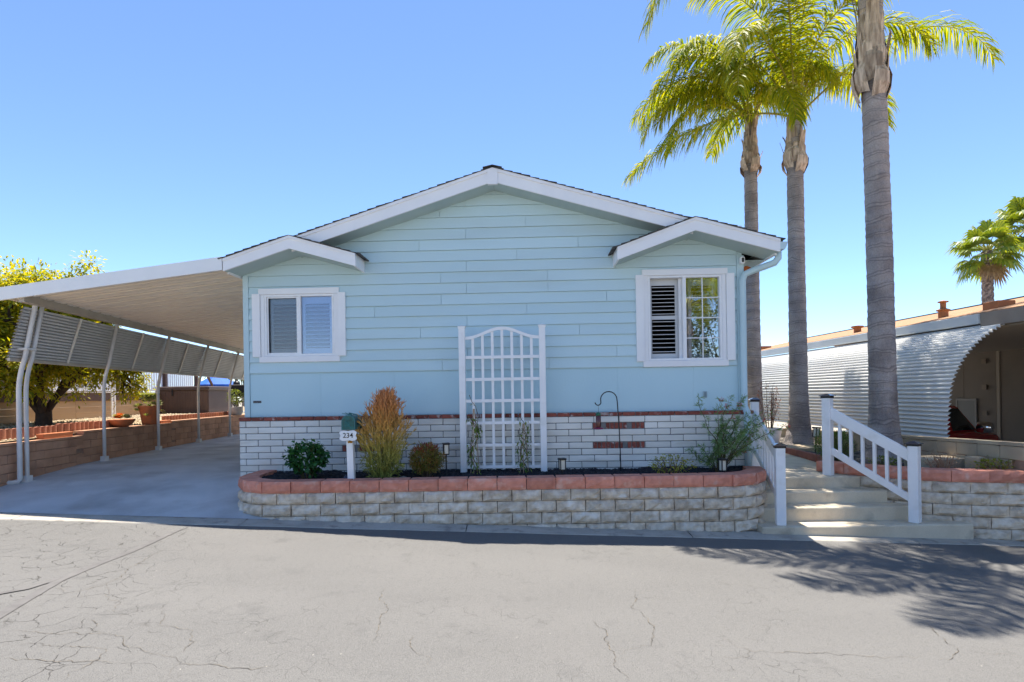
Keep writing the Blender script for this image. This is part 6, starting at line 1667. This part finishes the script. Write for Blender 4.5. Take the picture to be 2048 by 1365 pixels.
MB().box(-0.3, -0.3, -0.10, W_ + 0.5, W_ + 0.3, 0.0).build('pad', m_conc, ht)
# blue umbrella behind it
um = thing('garden_umbrella', 'bright blue garden umbrella canopy behind the hot tub', 'umbrella', (-12.85, 24.8, 1.30))
m_blue = M('blue_canvas', (0.01, 0.12, 0.55), (0.01, 0.09, 0.42), scale=2, rough=0.7)
vs = [(0, 0, 1.62)]; fs = []
for i in range(16): a = 2 * PI * i / 16; k = 1.0 if i % 2 == 0 else 0.95; vs.append((0.92 * k * math.cos(a), 0.92 * k * math.sin(a), 1.15))
for i in range(16): a = 2 * PI * i / 16; vs.append((0.90 * math.cos(a), 0.90 * math.sin(a), 0.86 + 0.05 * (i % 2)))
for i in range(16): fs += [(0, 1 + i, 1 + (i + 1) % 16), (1 + i, 17 + i, 17 + (i + 1) % 16, 1 + (i + 1) % 16)]
MB().add(vs, fs).build('canopy', m_blue, um)
MB().tube([(0, 0, -0.1), (0, 0, 1.66)], 0.025).build('pole', m_white, um)
# chair and lantern near the far corner
ch = thing('patio_chair', 'black metal patio chair behind the potted citrus', 'chair', (-9.75, 20.2, 1.31), 0.5)
for sx in (-0.25, 0.25):
    for sy in (-0.22, 0.22): MB().tube([(sx, sy, 0), (sx * 0.95, sy * 0.95, 0.44 if sy < 0 else 1.0)], 0.016, n=6).build('leg', m_iron, ch)
    MB().tube([(sx, -0.22, 0.42), (sx, -0.2, 0.66), (sx, 0.2, 0.68)], 0.018, n=6).build('arm', m_iron, ch)
MB().box(-0.25, -0.24, 0.42, 0.25, 0.24, 0.46).build('seat', m_iron, ch, bevel=0.01)
MB().box(-0.24, 0.20, 0.58, 0.24, 0.235, 1.02).build('backrest', m_iron, ch, bevel=0.01)
la = thing('hanging_lantern', 'dark lantern hanging from a thin pole behind the potted citrus', 'lantern', (-10.3, 21.3, 1.3))
MB().tube([(0, 0, 0), (0, 0, 1.75), (0.03, 0, 1.82)], 0.012).build('pole', m_iron, la)
MB().lathe([(0.10, 0.95), (0.13, 0.98), (0.12, 1.14), (0.06, 1.2), (0.03, 1.3)], n=10).build('lamp', m_iron, la)
# chain-link fence far behind
cf = thing('chain_link_fence', 'galvanised chain-link fence behind the hot tub', 'fence', (-15.5, 27.5, 1.25), 0.0)
m_galv = M('galvanised', (0.5, 0.51, 0.52), rough=0.4, metal=0.6)
wire = MB(); 
for i in range(-8, 62):
    x0, z0, x1, z1 = i * 0.09, 0.05, i * 0.09 + 0.75, 0.95
    for (a, b_) in (((x0, z0), (x1, z1)), ((x1, z0), (x0, z1))):
        wire.obox((a[0], 0, a[1]), (b_[0], 0.004, b_[1]), 0.006, 0.006, up=(0, 1, 0))
wire.build('mesh', m_galv, cf)
for q in (0, 2, 4, 5.6): MB().tube([(q, 0.02, -0.1), (q, 0.02, 1.02)], 0.022, n=8).build('post', m_galv, cf)
MB().tube([(-0.2, 0.02, 0.97), (5.8, 0.02, 0.97)], 0.018, n=8).build('top_rail', m_galv, cf)
# trees beyond
m_far = LEAF('far_leaf', (0.06, 0.09, 0.02), (0.14, 0.16, 0.04), trans=0.4)
for i, (x, y, h, lab) in enumerate(((-12.6, 34, 2.2, 'pale green tree far behind the blue umbrella'), (-17.5, 37, 4.6, 'distant tree behind the slatted fence at left'), (-15.2, 40, 3.0, 'small distant tree behind the hot tub'))):
    bush('distant_tree', lab, 'tree', (x, y, 0.6), h * 0.6, h * 0.6, h, 14, 1500, 0.22, 0.10, m_far, m_wood, 80 + i, stem_r=0.06, shell=0.8)

# ------------------------------------------------------------------ across the street (palm and trees mirrored in the window panes; the house is added, unseen)
queen_palm('queen palm across the street, mirrored in the right window', 6.6, -6.5, -0.35, 5.2, 0.2, 0.16, [], 7, nrand=14, rl=(2.8, 3.4), boot_h=1.0)
oh = thing('added_house', 'unseen cream house added across the street, its pale walls bouncing light', 'house', (7.5, -15, -0.3))
MB().box(-7, -6, 0, 7, 0, 2.6).build('walls', M('cream_wall', (0.66, 0.60, 0.50), rough=0.8), oh)  # invented house; walls kept cream to bounce sunlight onto the shaded facade
MB().poly([(-7.6, 0.6, 2.5), (7.6, 0.6, 2.5), (7.6, -3, 3.9), (-7.6, -3, 3.9)], (0, 0, 0.1)).poly([(-7.6, -6.6, 2.5), (7.6, -6.6, 2.5), (7.6, -3.01, 3.9), (-7.6, -3.01, 3.9)], (0, 0, 0.1)).build('roof', M('brown_shingle', (0.16, 0.09, 0.06), rough=0.9), oh)
for q in (-4.5, 0.5, 4.0): MB().box(q, 0.0, 1.0, q + 1.4, 0.03, 2.1).build('window', m_pane, oh)
for i, (x, y, h) in enumerate(((3.5, -22, 8.5), (8.6, -24, 9.0), (14, -23, 10.0), (-6, -13, 4.0))):
    bush('garden_tree', ('rounded tree at left', 'broad tree in the middle', 'tallest tree', 'round bush')[i] + ' across the street, mirrored in a window pane', 'tree', (x, y, terr(x, y)), h * 0.5, h * 0.5, h, 14, 4200, 0.34, 0.18, m_far, m_wood, 90 + i, stem_r=0.05, shell=0.75)
